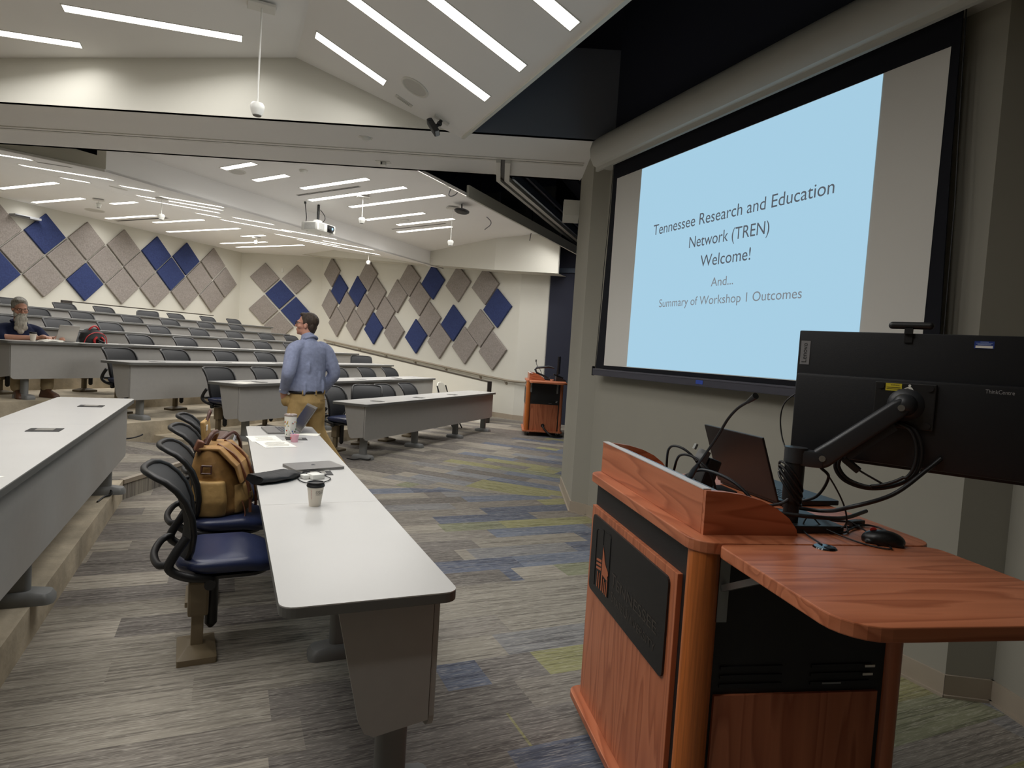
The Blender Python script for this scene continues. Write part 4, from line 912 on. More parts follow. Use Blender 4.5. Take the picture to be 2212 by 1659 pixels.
text('ThinkCentre', 0.0105, 0.062, mat('silver_letters', (172, 172, 174), 0.35, 0.3), mon, FR(0.514, 1.4735, -0.0262), 'model_word')
pr = MB().box((0.255, -0.018, 1.265), (0.34, 0.012, 0.02)).build('port_strip', BLK, mon)
MB().box((0.118, -0.026, 1.282), (0.016, 0.006, 0.012)).build('video_plug', mat('orange_plug', (196, 120, 80), 0.4), pr)
web = thing('webcam', 'black bar webcam clipped to the top edge of the monitor', 'webcam', (1.642 + 0.477 * 0.297, 1.485 - 0.879 * 0.297, 1.629), mon.rotation_euler.z)
MB().cyl((-0.046, 0, 0.022), (0.046, 0, 0.022), 0.0105, n=16).ball((-0.046, 0, 0.022), 0.0105).ball((0.046, 0, 0.022), 0.0105).build('bar', BLKP, web, smooth=60)
MB().box((-0.004, -0.004, 0.006), (0.020, 0.020, 0.016)).box((-0.004, -0.0035, -0.012), (0.020, 0.003, 0.030)).build('clip', BLKP, web)

arm = thing('monitor_arm', 'black gas-spring monitor arm bolted to the lectern top', 'monitor arm', (1.553, 1.383, 1.030), LRZ)
iv = Matrix.LocRotScale(arm.location, arm.rotation_euler, None).inverted()
def A_(x, y, z): return iv @ Vector((x, y, z))
ARMM = mat('dark_grey_arm', (44, 46, 49), 0.42)
MB().prism(rrect(0.20, 0.20, 0.012, 3, 0.045, 0.045), 0.0, 0.022).build('base_plate', BLKP, arm, bevel=0.003)
MB().cyl((0, 0, 0.02), (0, 0, 0.205), 0.022, n=24).cyl((0, 0, 0.085), (0, 0, 0.205), 0.028, n=24).build('post', BLKP, arm, smooth=40)
e0, e1 = Vector((1.600, 1.330, 1.252)), Vector((1.728, 1.185, 1.425))
MB().cyl((0, 0, 0.20), (0, 0, 0.245), 0.032, n=24).box(A_(1.575, 1.358, 1.246), (0.085, 0.05, 0.048), Euler((0, 0, R(-35))), bev=0.010).build('elbow', ARMM, arm, smooth=40)
d_ = (e1 - e0).normalized(); s0 = d_.cross(Vector((0, 0, 1))).normalized(); u0 = s0.cross(d_)
b = MB(); rings = []
for tt_, hh, ww in ((-0.025, 0.014, 0.016), (-0.015, 0.026, 0.021), (0.0, 0.030, 0.022), (0.05, 0.028, 0.022), (0.24, 0.026, 0.022), (0.262, 0.022, 0.020), (0.272, 0.012, 0.016)):
    c0 = e0 + d_ * tt_; rings.append([iv @ (c0 + s0 * p[0] + u0 * p[1]) for p in rrect(ww * 2, hh * 2, 0.010, 4)])
b.loft(rings); am = b.build('upper_arm', ARMM, arm, smooth=40)
MB().add(MB().box((0, 0, 0), (1, 1, 1)), Matrix.LocRotScale(iv @ ((e0 + e1) / 2 - u0 * 0.034), (iv.to_3x3() @ basis(d_, s0, u0, (0, 0, 0)).to_3x3()).to_quaternion(), Vector((0.15, 0.024, 0.022)))).build('cable_channel', BLK, am)
for e in (e0, e1 - d_ * 0.012):
    MB().cyl(iv @ (e + s0 * 0.0225), iv @ (e + s0 * 0.0255), 0.009, n=16).cyl(iv @ (e - s0 * 0.0225), iv @ (e - s0 * 0.0255), 0.009, n=16).build('pivot_bolt', mat('chrome', (190, 190, 190), 0.2, 0.9), am)
hub = Vector((1.642 + 0.477 * 0.305 - 0.879 * 0.06, 1.485 - 0.879 * 0.305 - 0.477 * 0.06, 1.425))
pl0 = Vector((1.642 + 0.477 * 0.305 - 0.879 * 0.034, 1.485 - 0.879 * 0.305 - 0.477 * 0.034, 1.425))
MB().cyl(iv @ pl0, iv @ hub, 0.048, 0.030, 24).ball(iv @ hub, 0.032).tube([iv @ hub, iv @ (hub * 0.5 + e1 * 0.5), iv @ (e1 + d_ * 0.01)], [0.024, 0.018, 0.02], 12).build('tilt_head', ARMM, arm, smooth=60)
# ================================================================== people
SKIN = mat('skin', (204, 150, 128), 0.55, var=0.05, scale=30); SKIN2 = mat('skin_tan', (190, 140, 116), 0.55, var=0.05, scale=30)
def cloth(name, col, amt=0.10, sc=26, b=0.25, bs=22): return mat(name, col, 0.9, var=amt, scale=sc, bump=b, bscale=bs, spec=0.15)
SHIRT = cloth('blue_oxford_cloth', (150, 158, 186), 0.10, 30, 0.9, 11); KHAKI = cloth('khaki_twill', (176, 148, 100), 0.10, 12, 0.8, 10)
NAVYS = cloth('navy_polo_knit', (30, 36, 60), 0.12, 14, 0.7, 9); TAN = cloth('tan_twill', (158, 142, 112), 0.08, 12, 0.6, 10)
HAIRB = mat('brown_hair', (64, 52, 42), 0.6, var=0.45, scale=60, bump=0.8, bscale=120, stretch=(1, 1, 0.3)); HAIRG = mat('grey_hair', (140, 136, 126), 0.65, var=0.35, scale=60, bump=0.9, bscale=110, stretch=(1, 1, 0.25))
BEARD = mat('grey_beard', (168, 164, 152), 0.8, var=0.4, scale=40, bump=0.9, bscale=90, stretch=(1, 1, 0.2)); SHOE = mat('brown_leather', (84, 56, 40), 0.45, var=0.15)
def blob(name, parts, m, parent, voxel=0.010, smooth_it=4, mats=None):
    """one continuous surface from overlapping closed shapes"""
    b = MB()
    for p in parts: p(b)
    o = b.build(name, m, parent)
    r = o.modifiers.new('remesh', 'REMESH'); r.mode = 'VOXEL'; r.voxel_size = voxel; r.use_smooth_shade = True
    s = o.modifiers.new('smooth', 'SMOOTH'); s.factor = 0.5; s.iterations = smooth_it
    return o
def limb(pts, rs, n=14, sp=4):
    def f(b):
        P = spline(pts, sp); k = len(P) - 1; out = []
        for i in range(len(P)):
            u = i / k * (len(rs) - 1); a = min(int(u), len(rs) - 2); out.append(rs[a] + (rs[a + 1] - rs[a]) * (u - a))
        b.tube(P, out, n); b.ball(P[0], out[0] * 0.98, n=12); b.ball(P[-1], out[-1] * 0.98, n=12)
    return f
def ellipses(rows, n=24, m=None):
    """stack of ellipses: (x, y, z, rx, ry)"""
    mm = m or Matrix()
    def f(b): b.loft([[mm @ Vector((x + rx * math.cos(2 * PI * i / n), y + ry * math.sin(2 * PI * i / n), z)) for i in range(n)] for x, y, z, rx, ry in rows])
    return f
def bl(c, r, sc=(1, 1, 1), rot=None): return lambda b: b.ball(c, r, sc, 18, rot)
def head_parts(M):
    """head with skull, jaw, brow, nose, lips, chin and ears; faces +y in its own frame, origin at the ear line"""
    q = M.to_3x3().to_quaternion()
    def e(c, r, sc): return lambda b: b.add(MB().ball((0, 0, 0), r, sc, 20), M @ Matrix.Translation(c))
    return [e((0, -0.012, 0.045), 0.092, (0.84, 1.04, 0.98)), e((0, 0.022, 0.0), 0.074, (0.90, 1.0, 1.08)), e((0, 0.036, -0.055), 0.056, (0.98, 1.0, 1.0)), e((0, 0.066, -0.092), 0.022, (1.2, 0.9, 0.9)),
            e((0, 0.085, 0.030), 0.030, (1.9, 0.5, 0.5)), e((0, 0.100, 0.0), 0.012, (0.8, 1, 2.2)), e((0, 0.108, -0.020), 0.0145, (1.1, 1, 0.9)), e((0, 0.088, -0.056), 0.017, (1.5, 0.7, 0.6)),
            e((-0.079, -0.008, -0.005), 0.026, (0.35, 0.8, 1.25)), e((0.079, -0.008, -0.005), 0.026, (0.35, 0.8, 1.25)), e((-0.05, 0.055, -0.02), 0.026, (1, 1, 1)), e((0.05, 0.055, -0.02), 0.026, (1, 1, 1))]
def eyes(M, parent):
    for sx in (-1, 1):
        o = MB().add(MB().ball((sx * 0.031, 0.079, 0.012), 0.0125, (1.1, 0.8, 0.75)), M).build('eye', mat('eye_white', (225, 220, 214), 0.3), parent, smooth=80)
        MB().add(MB().ball((sx * 0.031, 0.0885, 0.012), 0.0052), M).build('iris', mat('dark_iris', (48, 36, 28), 0.2), o, smooth=80)
def glasses(M, parent, m):
    b = MB()
    for sx in (-1, 1):
        b.tube([M @ Vector((sx * 0.034 + 0.027 * math.cos(a), 0.104, 0.010 + 0.019 * math.sin(a))) for a in [2 * PI * i / 14 for i in range(15)]], 0.0026, 6)
        b.tube([M @ Vector(p) for p in ((sx * 0.062, 0.102, 0.016), (sx * 0.074, 0.06, 0.018), (sx * 0.082, -0.005, 0.018), (sx * 0.084, -0.02, 0.006))], 0.0028, 6)
    b.tube([M @ Vector(p) for p in ((-0.009, 0.106, 0.014), (0, 0.109, 0.017), (0.009, 0.106, 0.014))], 0.0022, 6)
    return b.build('glasses', m, parent, smooth=60)

# ---- the standing man: back to the camera, face in profile to the left, hands in his pockets
MAN = thing('person', 'standing man in a blue shirt and khaki trousers, back turned, hands in pockets', 'person', (0.80, 7.25, 0), R(28.0))
HM = Matrix.Translation((-0.03, 0.035, 1.655)) @ Matrix.Rotation(R(44), 4, 'Z') @ Matrix.Rotation(R(8), 4, 'X')
def hand_in_pocket(sx):
    p = [limb([(sx * 0.245, 0.065, 0.955), (sx * 0.232, 0.085, 0.92), (sx * 0.215, 0.105, 0.875)], [0.031, 0.037, 0.036])]
    for k in range(4): p.append(limb([(sx * (0.226 - 0.014 * k), 0.100 + 0.012 * k, 0.872), (sx * (0.214 - 0.014 * k), 0.112 + 0.012 * k, 0.83), (sx * (0.205 - 0.012 * k), 0.112 + 0.012 * k, 0.795 + 0.006 * abs(k - 1))], [0.0105, 0.010, 0.0085], 8))
    p.append(limb([(sx * 0.215, 0.125, 0.905), (sx * 0.19, 0.150, 0.885), (sx * 0.175, 0.156, 0.86)], [0.012, 0.011, 0.009], 8))
    return p
body = head_parts(HM) + [limb([(-0.015, 0.0, 1.46), (-0.022, 0.012, 1.53), (-0.03, 0.025, 1.60)], [0.066, 0.060, 0.060])]
body += [ellipses([(0, 0, 0.80, 0.10, 0.07), (0, 0.0, 0.92, 0.165, 0.115), (0, 0.02, 1.08, 0.165, 0.125), (0, 0.0, 1.28, 0.175, 0.11), (0, -0.01, 1.42, 0.16, 0.085), (0, 0.0, 1.50, 0.06, 0.06)])]
for sx, ank, knee in ((-1, (-0.13, 0.02, 0.10), (-0.125, 0.03, 0.48)), (1, (0.40, -0.10, 0.10), (0.15, 0.02, 0.50))):
    body += [limb([(sx * 0.09, 0.0, 0.86), knee, ank], [0.075, 0.05, 0.035])]
    body += [limb([(sx * 0.18, -0.01, 1.42), (sx * 0.255, -0.06, 1.16), (sx * 0.245, 0.065, 0.955)], [0.05, 0.04, 0.03])]
    body += hand_in_pocket(sx)
blob('body', body, SKIN, MAN, 0.0075, 3)
shirt = [ellipses([(0, 0.01, 0.925, 0.178, 0.138), (0, 0.01, 0.955, 0.208, 0.165), (0, 0.025, 1.02, 0.215, 0.178), (0, 0.025, 1.12, 0.205, 0.168), (0, 0.01, 1.25, 0.205, 0.145), (0, -0.008, 1.36, 0.205, 0.122), (0, -0.012, 1.43, 0.175, 0.100), (-0.008, -0.005, 1.48, 0.105, 0.082), (-0.015, 0.0, 1.51, 0.078, 0.074)]),
         limb([(-0.02, 0.0, 1.49), (-0.02, 0.008, 1.535)], [0.080, 0.074])]
for sx in (-1, 1):
    shirt += [limb([(sx * 0.13, -0.01, 1.425), (sx * 0.205, -0.018, 1.375), (sx * 0.258, -0.055, 1.24), (sx * 0.285, -0.065, 1.14), (sx * 0.268, -0.015, 1.06), (sx * 0.248, 0.055, 0.965)], [0.075, 0.082, 0.076, 0.070, 0.062, 0.050])]
    for k, (z, y) in enumerate(((1.17, -0.10), (1.11, -0.085), (1.05, -0.045))): shirt += [bl((sx * (0.282 - 0.01 * k), y + 0.03, z), 0.03, (1.3, 1.2, 0.45))]
for x, y, z, s in ((-0.08, -0.125, 1.20, 0.03), (0.05, -0.13, 1.10, 0.035), (0.10, -0.13, 1.00, 0.035), (-0.12, -0.12, 0.98, 0.035), (0.0, -0.14, 0.965, 0.03)): shirt += [bl((x, y, z), s, (0.6, 0.6, 2.2))]
sh = blob('shirt', shirt, SHIRT, MAN, 0.010, 3)
for sx in (-1, 1):
    c = MB().tube([(sx * 0.2505, 0.045, 0.985), (sx * 0.2445, 0.070, 0.938)], [0.051, 0.049], 18).build('cuff', SHIRT, sh, smooth=60)
    MB().ball((sx * 0.298, 0.052, 0.957), 0.009, (0.5, 1, 1)).build('button', WHITEP, c)
MB().tube(spline([(-0.085, -0.035, 1.515), (-0.07, 0.045, 1.50), (-0.02, 0.08, 1.475), (0.05, 0.05, 1.50), (0.065, -0.03, 1.52), (-0.01, -0.075, 1.545), (-0.085, -0.035, 1.515)], 5), 0.016, 8).build('collar', SHIRT, sh, smooth=70)
tr_parts = [ellipses([(0, 0.005, 0.95, 0.182, 0.140), (0, 0.0, 0.90, 0.192, 0.152), (0, -0.012, 0.83, 0.197, 0.163), (0, -0.008, 0.76, 0.185, 0.150)])]
for sx, ank, knee in ((-1, (-0.13, 0.02, 0.06), (-0.125, 0.03, 0.47)), (1, (0.41, -0.10, 0.06), (0.155, 0.02, 0.50))):
    tr_parts += [limb([(sx * 0.095, -0.005, 0.84), (sx * 0.11, 0.0, 0.70), knee, ((knee[0] + ank[0]) / 2, (knee[1] + ank[1]) / 2 - 0.01, 0.26), ank], [0.112, 0.110, 0.094, 0.082, 0.084])]
    tr_parts += [bl((sx * 0.205, 0.095, 0.845), 0.055, (0.7, 1.0, 1.3))]
trs = blob('trousers', tr_parts, KHAKI, MAN, 0.010, 4)
MB().tube([(0.188 * math.cos(a), 0.006 + 0.147 * math.sin(a), 0.942 + 0.006 * math.cos(a)) for a in [2 * PI * i / 28 for i in range(29)]], 0.0165, 8).build('belt', mat('black_leather', (24, 22, 22), 0.4), MAN, smooth=60)
for a in (-2.3, -1.57, -0.85): MB().box((0.206 * math.cos(a), 0.006 + 0.165 * math.sin(a), 0.942), (0.012, 0.012, 0.045), Euler((0, 0, a))).build('belt_loop', KHAKI, trs)
MB().tube([(0.05, -0.172, 0.862), (0.16, -0.13, 0.868)], 0.0035, 6).build('pocket_welt', mat('khaki_shadow', (120, 96, 60), 0.9), trs)
for c, rz in (((-0.13, 0.07, 0.0), 0.1), ((0.43, -0.05, 0.0), -0.3)):
    o = MB().loft([[(p[0], p[1], z) for p in rrect(a, b_, a * 0.46, 6, 0, y)] for a, b_, y, z in ((0.098, 0.285, 0, 0.0), (0.10, 0.29, 0, 0.022), (0.092, 0.26, -0.008, 0.05), (0.08, 0.16, -0.05, 0.085), (0.076, 0.12, -0.07, 0.11))]).build('shoe', SHOE, MAN, smooth=60)
    o.location = c; o.rotation_euler = (0, 0, rz)
eyes(HM, MAN); glasses(HM, MAN, mat('dark_frame', (38, 28, 24), 0.4))
def eH(M, c, r, sc): return lambda b: b.add(MB().ball((0, 0, 0), r, sc, 22), M @ Matrix.Translation(c))
blob('hair', [eH(HM, (0, -0.026, 0.058), 0.098, (0.86, 1.03, 0.94)), eH(HM, (0, -0.064, 0.0), 0.068, (1.08, 0.75, 1.1)), eH(HM, (0.0, -0.075, -0.035), 0.052, (1.15, 0.6, 0.9)), eH(HM, (-0.070, 0.0, 0.038), 0.026, (0.5, 1.0, 1.6)), eH(HM, (0.070, 0.0, 0.038), 0.026, (0.5, 1.0, 1.6)), eH(HM, (0, 0.045, 0.112), 0.045, (1.15, 0.9, 0.5))], HAIRB, MAN, 0.006, 3)

# ---- the seated man at the fourth far table
sp_ = row_pt(3, -0.66, 0.74)
SIT = thing('person', 'seated bearded man in a navy polo typing on a laptop at the far left', 'person', (sp_[0], sp_[1], 3 * STEP), ROW_RZ - PI / 2 - R(8))
# local +y = facing (to the front and towards the laptop on his left), x = his right
HS = Matrix.Translation((0.03, 0.09, 1.135)) @ Matrix.Rotation(R(-6), 4, 'Z') @ Matrix.Rotation(R(-12), 4, 'X')
HAND_L, HAND_R = Vector((-0.29, 0.40, 0.775)), Vector((-0.13, 0.42, 0.775))
def typing_hand(c, sx):
    p = [limb([c + Vector((sx * 0.03, -0.10, 0.0)), c + Vector((0.01 * sx, -0.05, 0.012)), c], [0.027, 0.034, 0.036])]
    for k in range(4):
        b0 = c + Vector((-0.027 + 0.018 * k, 0.02, 0.006)); ln = (0.075, 0.085, 0.080, 0.066)[k] if sx < 0 else (0.066, 0.080, 0.085, 0.075)[k]
        p.append(limb([b0, b0 + Vector((0.002 * (k - 1.5), ln * 0.55, 0.010)), b0 + Vector((0.003 * (k - 1.5), ln, -0.022))], [0.0105, 0.010, 0.008], 8))
    p.append(limb([c + Vector((-sx * 0.03, -0.03, 0.0)), c + Vector((-sx * 0.055, 0.0, -0.008)), c + Vector((-sx * 0.058, 0.03, -0.018))], [0.013, 0.011, 0.009], 8))
    return p
body = head_parts(HS) + [limb([(0, 0.02, 0.93), (0.012, 0.045, 1.01), (0.025, 0.075, 1.09)], [0.068, 0.062, 0.060])]
body += [ellipses([(0, -0.02, 0.46, 0.15, 0.11), (0, 0.0, 0.60, 0.17, 0.13), (0, 0.01, 0.76, 0.17, 0.115), (0, 0.01, 0.90, 0.155, 0.085), (0, 0.02, 0.97, 0.06, 0.06)])]
for sx, hnd in ((-1, HAND_L), (1, HAND_R)):
    body += [limb([(sx * 0.18, 0.0, 0.89), (sx * 0.25, 0.13, 0.77), hnd + Vector((sx * 0.03, -0.10, 0.0))], [0.048, 0.042, 0.027])] + typing_hand(hnd, sx)
    body += [limb([(sx * 0.09, 0.0, 0.50), (sx * 0.16, 0.36, 0.52), (sx * 0.17, 0.38, 0.10)], [0.075, 0.055, 0.038])]
bo = blob('body', body, SKIN2, SIT, 0.0075, 3)
shirt = [ellipses([(0, -0.02, 0.49, 0.20, 0.17), (0, 0.0, 0.58, 0.215, 0.185), (0, 0.01, 0.70, 0.21, 0.165), (0, 0.01, 0.80, 0.205, 0.135), (0, 0.005, 0.88, 0.185, 0.108), (0, 0.01, 0.93, 0.12, 0.088), (0.004, 0.02, 0.965, 0.082, 0.078)])]
for sx in (-1, 1): shirt += [limb([(sx * 0.13, 0.0, 0.88), (sx * 0.205, 0.01, 0.845), (sx * 0.240, 0.07, 0.79), (sx * 0.252, 0.125, 0.757)], [0.075, 0.084, 0.078, 0.072])]
sh = blob('polo_shirt', shirt, NAVYS, SIT, 0.010, 3)
MB().tube(spline([(-0.075, -0.02, 0.975), (-0.06, 0.08, 0.955), (0.0, 0.115, 0.93), (0.06, 0.08, 0.955), (0.08, -0.02, 0.975), (0.0, -0.06, 0.995), (-0.075, -0.02, 0.975)], 5), 0.015, 8).build('collar', NAVYS, sh, smooth=70)
ba = MB().box((-0.085, 0.172, 0.79), (0.085, 0.006, 0.055), Euler((R(-22), 0, R(8)))).build('name_badge', PAPER, sh)
MB().box((-0.085, 0.1705, 0.81), (0.086, 0.006, 0.02), Euler((R(-22), 0, R(8)))).build('badge_stripe', mat('badge_blue', (50, 76, 170), 0.5), ba)
MB().tube(spline([(-0.135, 0.135, 0.83), (-0.15, 0.155, 0.80), (-0.145, 0.165, 0.76)], 4), 0.005, 6).build('shirt_pen', mat('pale_pen', (226, 200, 170), 0.4), sh)
tp = [ellipses([(0, -0.03, 0.46, 0.185, 0.16), (0, -0.01, 0.54, 0.195, 0.165)])]
for sx in (-1, 1): tp += [limb([(sx * 0.09, 0.0, 0.525), (sx * 0.14, 0.22, 0.545), (sx * 0.16, 0.36, 0.53), (sx * 0.17, 0.395, 0.40), (sx * 0.17, 0.39, 0.14)], [0.105, 0.088, 0.078, 0.072, 0.074])]
blob('trousers', tp, TAN, SIT, 0.010, 4)
for sx in (-1, 1):
    o = MB().loft([[(p[0], p[1], z) for p in rrect(a, b_, a * 0.46, 6, 0, y)] for a, b_, y, z in ((0.098, 0.29, 0, 0.0), (0.10, 0.295, 0, 0.022), (0.092, 0.26, -0.008, 0.05), (0.08, 0.16, -0.05, 0.085), (0.076, 0.12, -0.07, 0.12))]).build('shoe', SHOE, SIT, smooth=60)
    o.location = (sx * 0.175, 0.45, 0.0); o.rotation_euler = (0, 0, -sx * 0.25)
eyes(HS, SIT); glasses(HS, SIT, mat('dark_frame', (38, 28, 24), 0.4))
blob('hair', [eH(HS, (0, -0.030, 0.062), 0.102, (0.88, 1.02, 0.95)), eH(HS, (0, -0.072, 0.0), 0.066, (1.12, 0.7, 1.2)), eH(HS, (-0.074, -0.012, 0.035), 0.03, (0.5, 1.1, 1.7)), eH(HS, (0.074, -0.012, 0.035), 0.03, (0.5, 1.1, 1.7)), eH(HS, (0.02, 0.05, 0.122), 0.05, (1.2, 0.9, 0.5))], HAIRG, SIT, 0.006, 2)
bd = [eH(HS, (0, 0.070, -0.085), 0.045, (1.25, 0.8, 1.0)), eH(HS, (-0.055, 0.035, -0.055), 0.030, (0.7, 1.0, 1.6)), eH(HS, (0.055, 0.035, -0.055), 0.030, (0.7, 1.0, 1.6)), eH(HS, (-0.022, 0.098, -0.045), 0.015, (1.5, 0.7, 0.7)), eH(HS, (0.022, 0.098, -0.045), 0.015, (1.5, 0.7, 0.7))]
for c, r in (((0, 0.085, -0.13), 0.060), ((0.004, 0.098, -0.18), 0.056), ((-0.03, 0.10, -0.225), 0.040), ((0.03, 0.102, -0.23), 0.038), ((0.0, 0.108, -0.275), 0.032)): bd.append(eH(HS, c, r, (1.25, 0.66, 1.15)))
blob('beard', bd, BEARD, SIT, 0.006, 2)
# ================================================================== things on the near table
ZT = 0.735
PAPC = mat('paper_cup', (226, 218, 204), 0.6)
def paper_cup(label, x, y, z, rz=0.0, writing=True, h=0.095):
    t = thing('coffee_cup', label, 'cup', (x, y, z), rz)
    MB().lathe([(0.001, 0.0), (0.026, 0.0), (0.038, h), (0.001, h)], n=32).build('cup_body', PAPC, t, smooth=40)
    MB().lathe([(0.0385, h - 0.006), (0.041, h - 0.003), (0.041, h + 0.003), (0.0385, h + 0.007), (0.038, h + 0.016), (0.033, h + 0.017), (0.031, h + 0.012), (0.001, h + 0.012)], n=32).build('cup_lid', BLKP, t, smooth=30)
    if writing:
        def wrap(o, r0=0.0335, zc=0.0):
            for v in o.data.vertices:
                x_, z_ = v.co.x, v.co.z; r = 0.026 + 0.012 * (z_ / h) + 0.0004; a = x_ / 0.0335
                v.co = (r * math.sin(a), -r * math.cos(a), z_)
        w1 = mat('cup_print', (40, 36, 34), 0.6); w2 = mat('cup_print_red', (176, 70, 56), 0.6)
        for s_, z_, hh, ww, xo in (('JAVA CITY', 0.069, 0.0075, 0.040, 0.022), ('COFFEE', 0.060, 0.0075, 0.034, 0.020), ('COMPANY', 0.0545, 0.003, 0.026, 0.016)):
            o = text(s_, hh, ww, w1, t, basis((1, 0, 0), (0, 0, 1), (0, -1, 0), (xo, 0, z_)), 'cup_word'); wrap(o)
        o = text('CAUTION HOT', 0.0035, 0.045, w2, t, basis((0, 0, -1), (1, 0, 0), (0, -1, 0), (-0.019, 0, 0.058)), 'cup_notice'); wrap(o)
    return t
paper_cup('small white paper coffee cup with black lid in the middle of the near table', 0.393, 3.045, ZT, R(-8))

tm = thing('tumbler', 'tall white travel tumbler covered in small colourful drawings, on the near table', 'tumbler', (0.462, 5.238, ZT), 0)
MB().lathe([(0.001, 0), (0.036, 0), (0.037, 0.004), (0.046, 0.15), (0.046, 0.165), (0.001, 0.165)], n=32).build('tumbler_body', mat('white_enamel', (228, 226, 218), 0.3), tm, smooth=40)
MB().lathe([(0.001, -0.0), (0.0365, 0.0), (0.0372, 0.005), (0.001, 0.005)], n=32).build('base_ring', BLKP, tm, smooth=40)
MB().lathe([(0.044, 0.162), (0.048, 0.166), (0.049, 0.176), (0.046, 0.180), (0.040, 0.178), (0.001, 0.176)], n=32).build('clear_lid', mat('smoky_lid', (150, 136, 128), 0.15), tm, smooth=40)
cols = [mat('doodle_%s' % n_, c, 0.6) for n_, c in (('red', (176, 74, 54)), ('green', (86, 128, 86)), ('black', (40, 38, 36)), ('ochre', (202, 168, 84)), ('blue', (70, 92, 160)), ('teal', (120, 160, 160)))]
rnd = random.Random(4)
for ci, cm in enumerate(cols):
    b = MB()
    for k in range(11):
        zz = rnd.uniform(0.02, 0.13); aa = rnd.uniform(0, 2 * PI); rr = 0.0372 + 0.009 * zz / 0.15
        if ci == 4: zz = rnd.uniform(0.012, 0.06)
        b.ball((rr * math.cos(aa), rr * math.sin(aa), zz), rnd.uniform(0.003, 0.006), (1, 1, rnd.uniform(0.6, 1.4)), 8)
    o = b.build('drawn_pattern', cm, tm, smooth=80); o['kind'] = 'stuff'
pk = thing('yogurt_cup', 'small translucent pink cup with a spoon, beside the tumbler', 'cup', (0.474, 4.985, ZT), 0)
MB().lathe([(0.001, 0), (0.024, 0), (0.031, 0.052), (0.033, 0.054), (0.0325, 0.056), (0.029, 0.053), (0.023, 0.004), (0.001, 0.004)], n=28).build('cup_body', mat('pink_plastic', (222, 168, 184), 0.35), pk, smooth=40)
MB().tube([(0.005, 0, 0.012), (-0.02, 0.005, 0.06), (-0.045, 0.01, 0.108)], [0.004, 0.003, 0.004], 6).build('spoon', WHITEP, pk, smooth=60)
MB().ball((-0.029, -0.012, 0.03), 0.008, (0.4, 1, 1)).build('red_print', mat('print_red', (200, 60, 60), 0.6), pk)

def sheet(label, x, y, z, w_, h_, rz, lines=6, group=None, curl=0.002):
    b = MB(); n = 6; rings = []
    for i in range(n + 1):
        v = -h_ / 2 + h_ * i / n; rings.append([(-w_ / 2, v, curl * (i / n) ** 2), (w_ / 2, v, curl * (i / n) ** 2), (w_ / 2, v, curl * (i / n) ** 2 + 0.0004), (-w_ / 2, v, curl * (i / n) ** 2 + 0.0004)])
    b.loft(rings); o = b.build('paper_sheet', PAPER); o.location = (x, y, z + 0.0005); o.rotation_euler = (0, 0, rz); tag(o, label, 'paper', group)
    if lines:
        b = MB()
        for i in range(lines): b.box((rnd.uniform(-0.01, 0.01), -h_ * 0.32 + h_ * 0.62 * i / max(1, lines - 1), curl * 0.5 + 0.0012), (w_ * rnd.uniform(0.45, 0.75), 0.004, 0.0003))
        pl_ = b.build('printed_lines', INK, o); pl_['kind'] = 'stuff'
    return o
sheet('printed white sheet at the left edge of the near table, behind the other sheet', 0.27, 5.14, ZT, 0.216, 0.279, R(8), 5)
sheet('printed white sheet lying nearer the camera than the other sheet on the near table', 0.335, 4.865, ZT + 0.001, 0.216, 0.279, R(12), 7)
sheet('white sheet at the right edge of the near table, beyond the tumbler', 0.595, 5.40, ZT, 0.13, 0.22, R(70), 0)
sheet('printed sheet on the platform table, cut off by the left edge', -0.93, 2.93, 0.735 + STEP, 0.216, 0.279, R(62), 5)
SILV = mat('space_grey_alloy', (142, 140, 138), 0.35, 0.75)
lp = thing('closed_laptop', 'closed grey laptop with a dark fruit mark on its lid, on the near table', 'laptop', (0.494, 3.97, ZT), R(16))
MB().prism(rrect(0.304, 0.215, 0.012, 4), 0.002, 0.0095).build('laptop_base', SILV, lp, bevel=0.002); MB().prism(rrect(0.304, 0.215, 0.012, 4), 0.0100, 0.0160).build('laptop_lid', SILV, lp, bevel=0.002)
MB().ball((0, 0.004, 0.0160), 0.013, (1, 1.08, 0.03), 20).ball((0.006, 0.022, 0.0160), 0.006, (0.5, 1, 0.05), 10).build('lid_mark', mat('dark_mark', (30, 30, 32), 0.2), lp)
sheet('white paper half hidden under the closed laptop on the near table', 0.46, 3.905, ZT - 0.0002, 0.20, 0.16, R(16), 0, curl=0)
lp2 = thing('open_laptop', 'open grey laptop at the far end of the near table', 'laptop', (0.415, 5.575, ZT), R(90))
MB().prism(rrect(0.36, 0.25, 0.012, 4), 0.002, 0.014).build('laptop_base', SILV, lp2, bevel=0.003)
b = MB()
for i in range(5): b.box((0.0, 0.085 - i * 0.024, 0.0146), (0.30, 0.017, 0.0012))
b.build('keyboard', mat('key_dark', (64, 64, 66), 0.6), lp2)
sc_ = MB().add(MB().box((0, 0, 0.12), (0.36, 0.007, 0.24), bev=0.003), Matrix.Translation((0, 0.125, 0.014)) @ Matrix.Rotation(R(-32), 4, 'X')).build('laptop_screen', SILV, lp2)
lp2.rotation_euler = (0, 0, R(-84))
MB().add(MB().box((0, -0.0045, 0.12), (0.33, 0.001, 0.20)), Matrix.Translation((0, 0.125, 0.014)) @ Matrix.Rotation(R(-32), 4, 'X')).build('display', mat('glossy_display', (46, 44, 42), 0.08), sc_)
cg = thing('charger_brick', 'white square laptop charger on the near table beside the black outlet', 'charger', (0.47, 3.655, ZT), R(20))
MB().box((0, 0, 0.0145), (0.075, 0.075, 0.028), bev=0.008).build('body', WHITEP, cg, smooth=40); MB().box((-0.055, 0.02, 0.012), (0.035, 0.05, 0.022), bev=0.006).build('plug', WHITEP, cg)
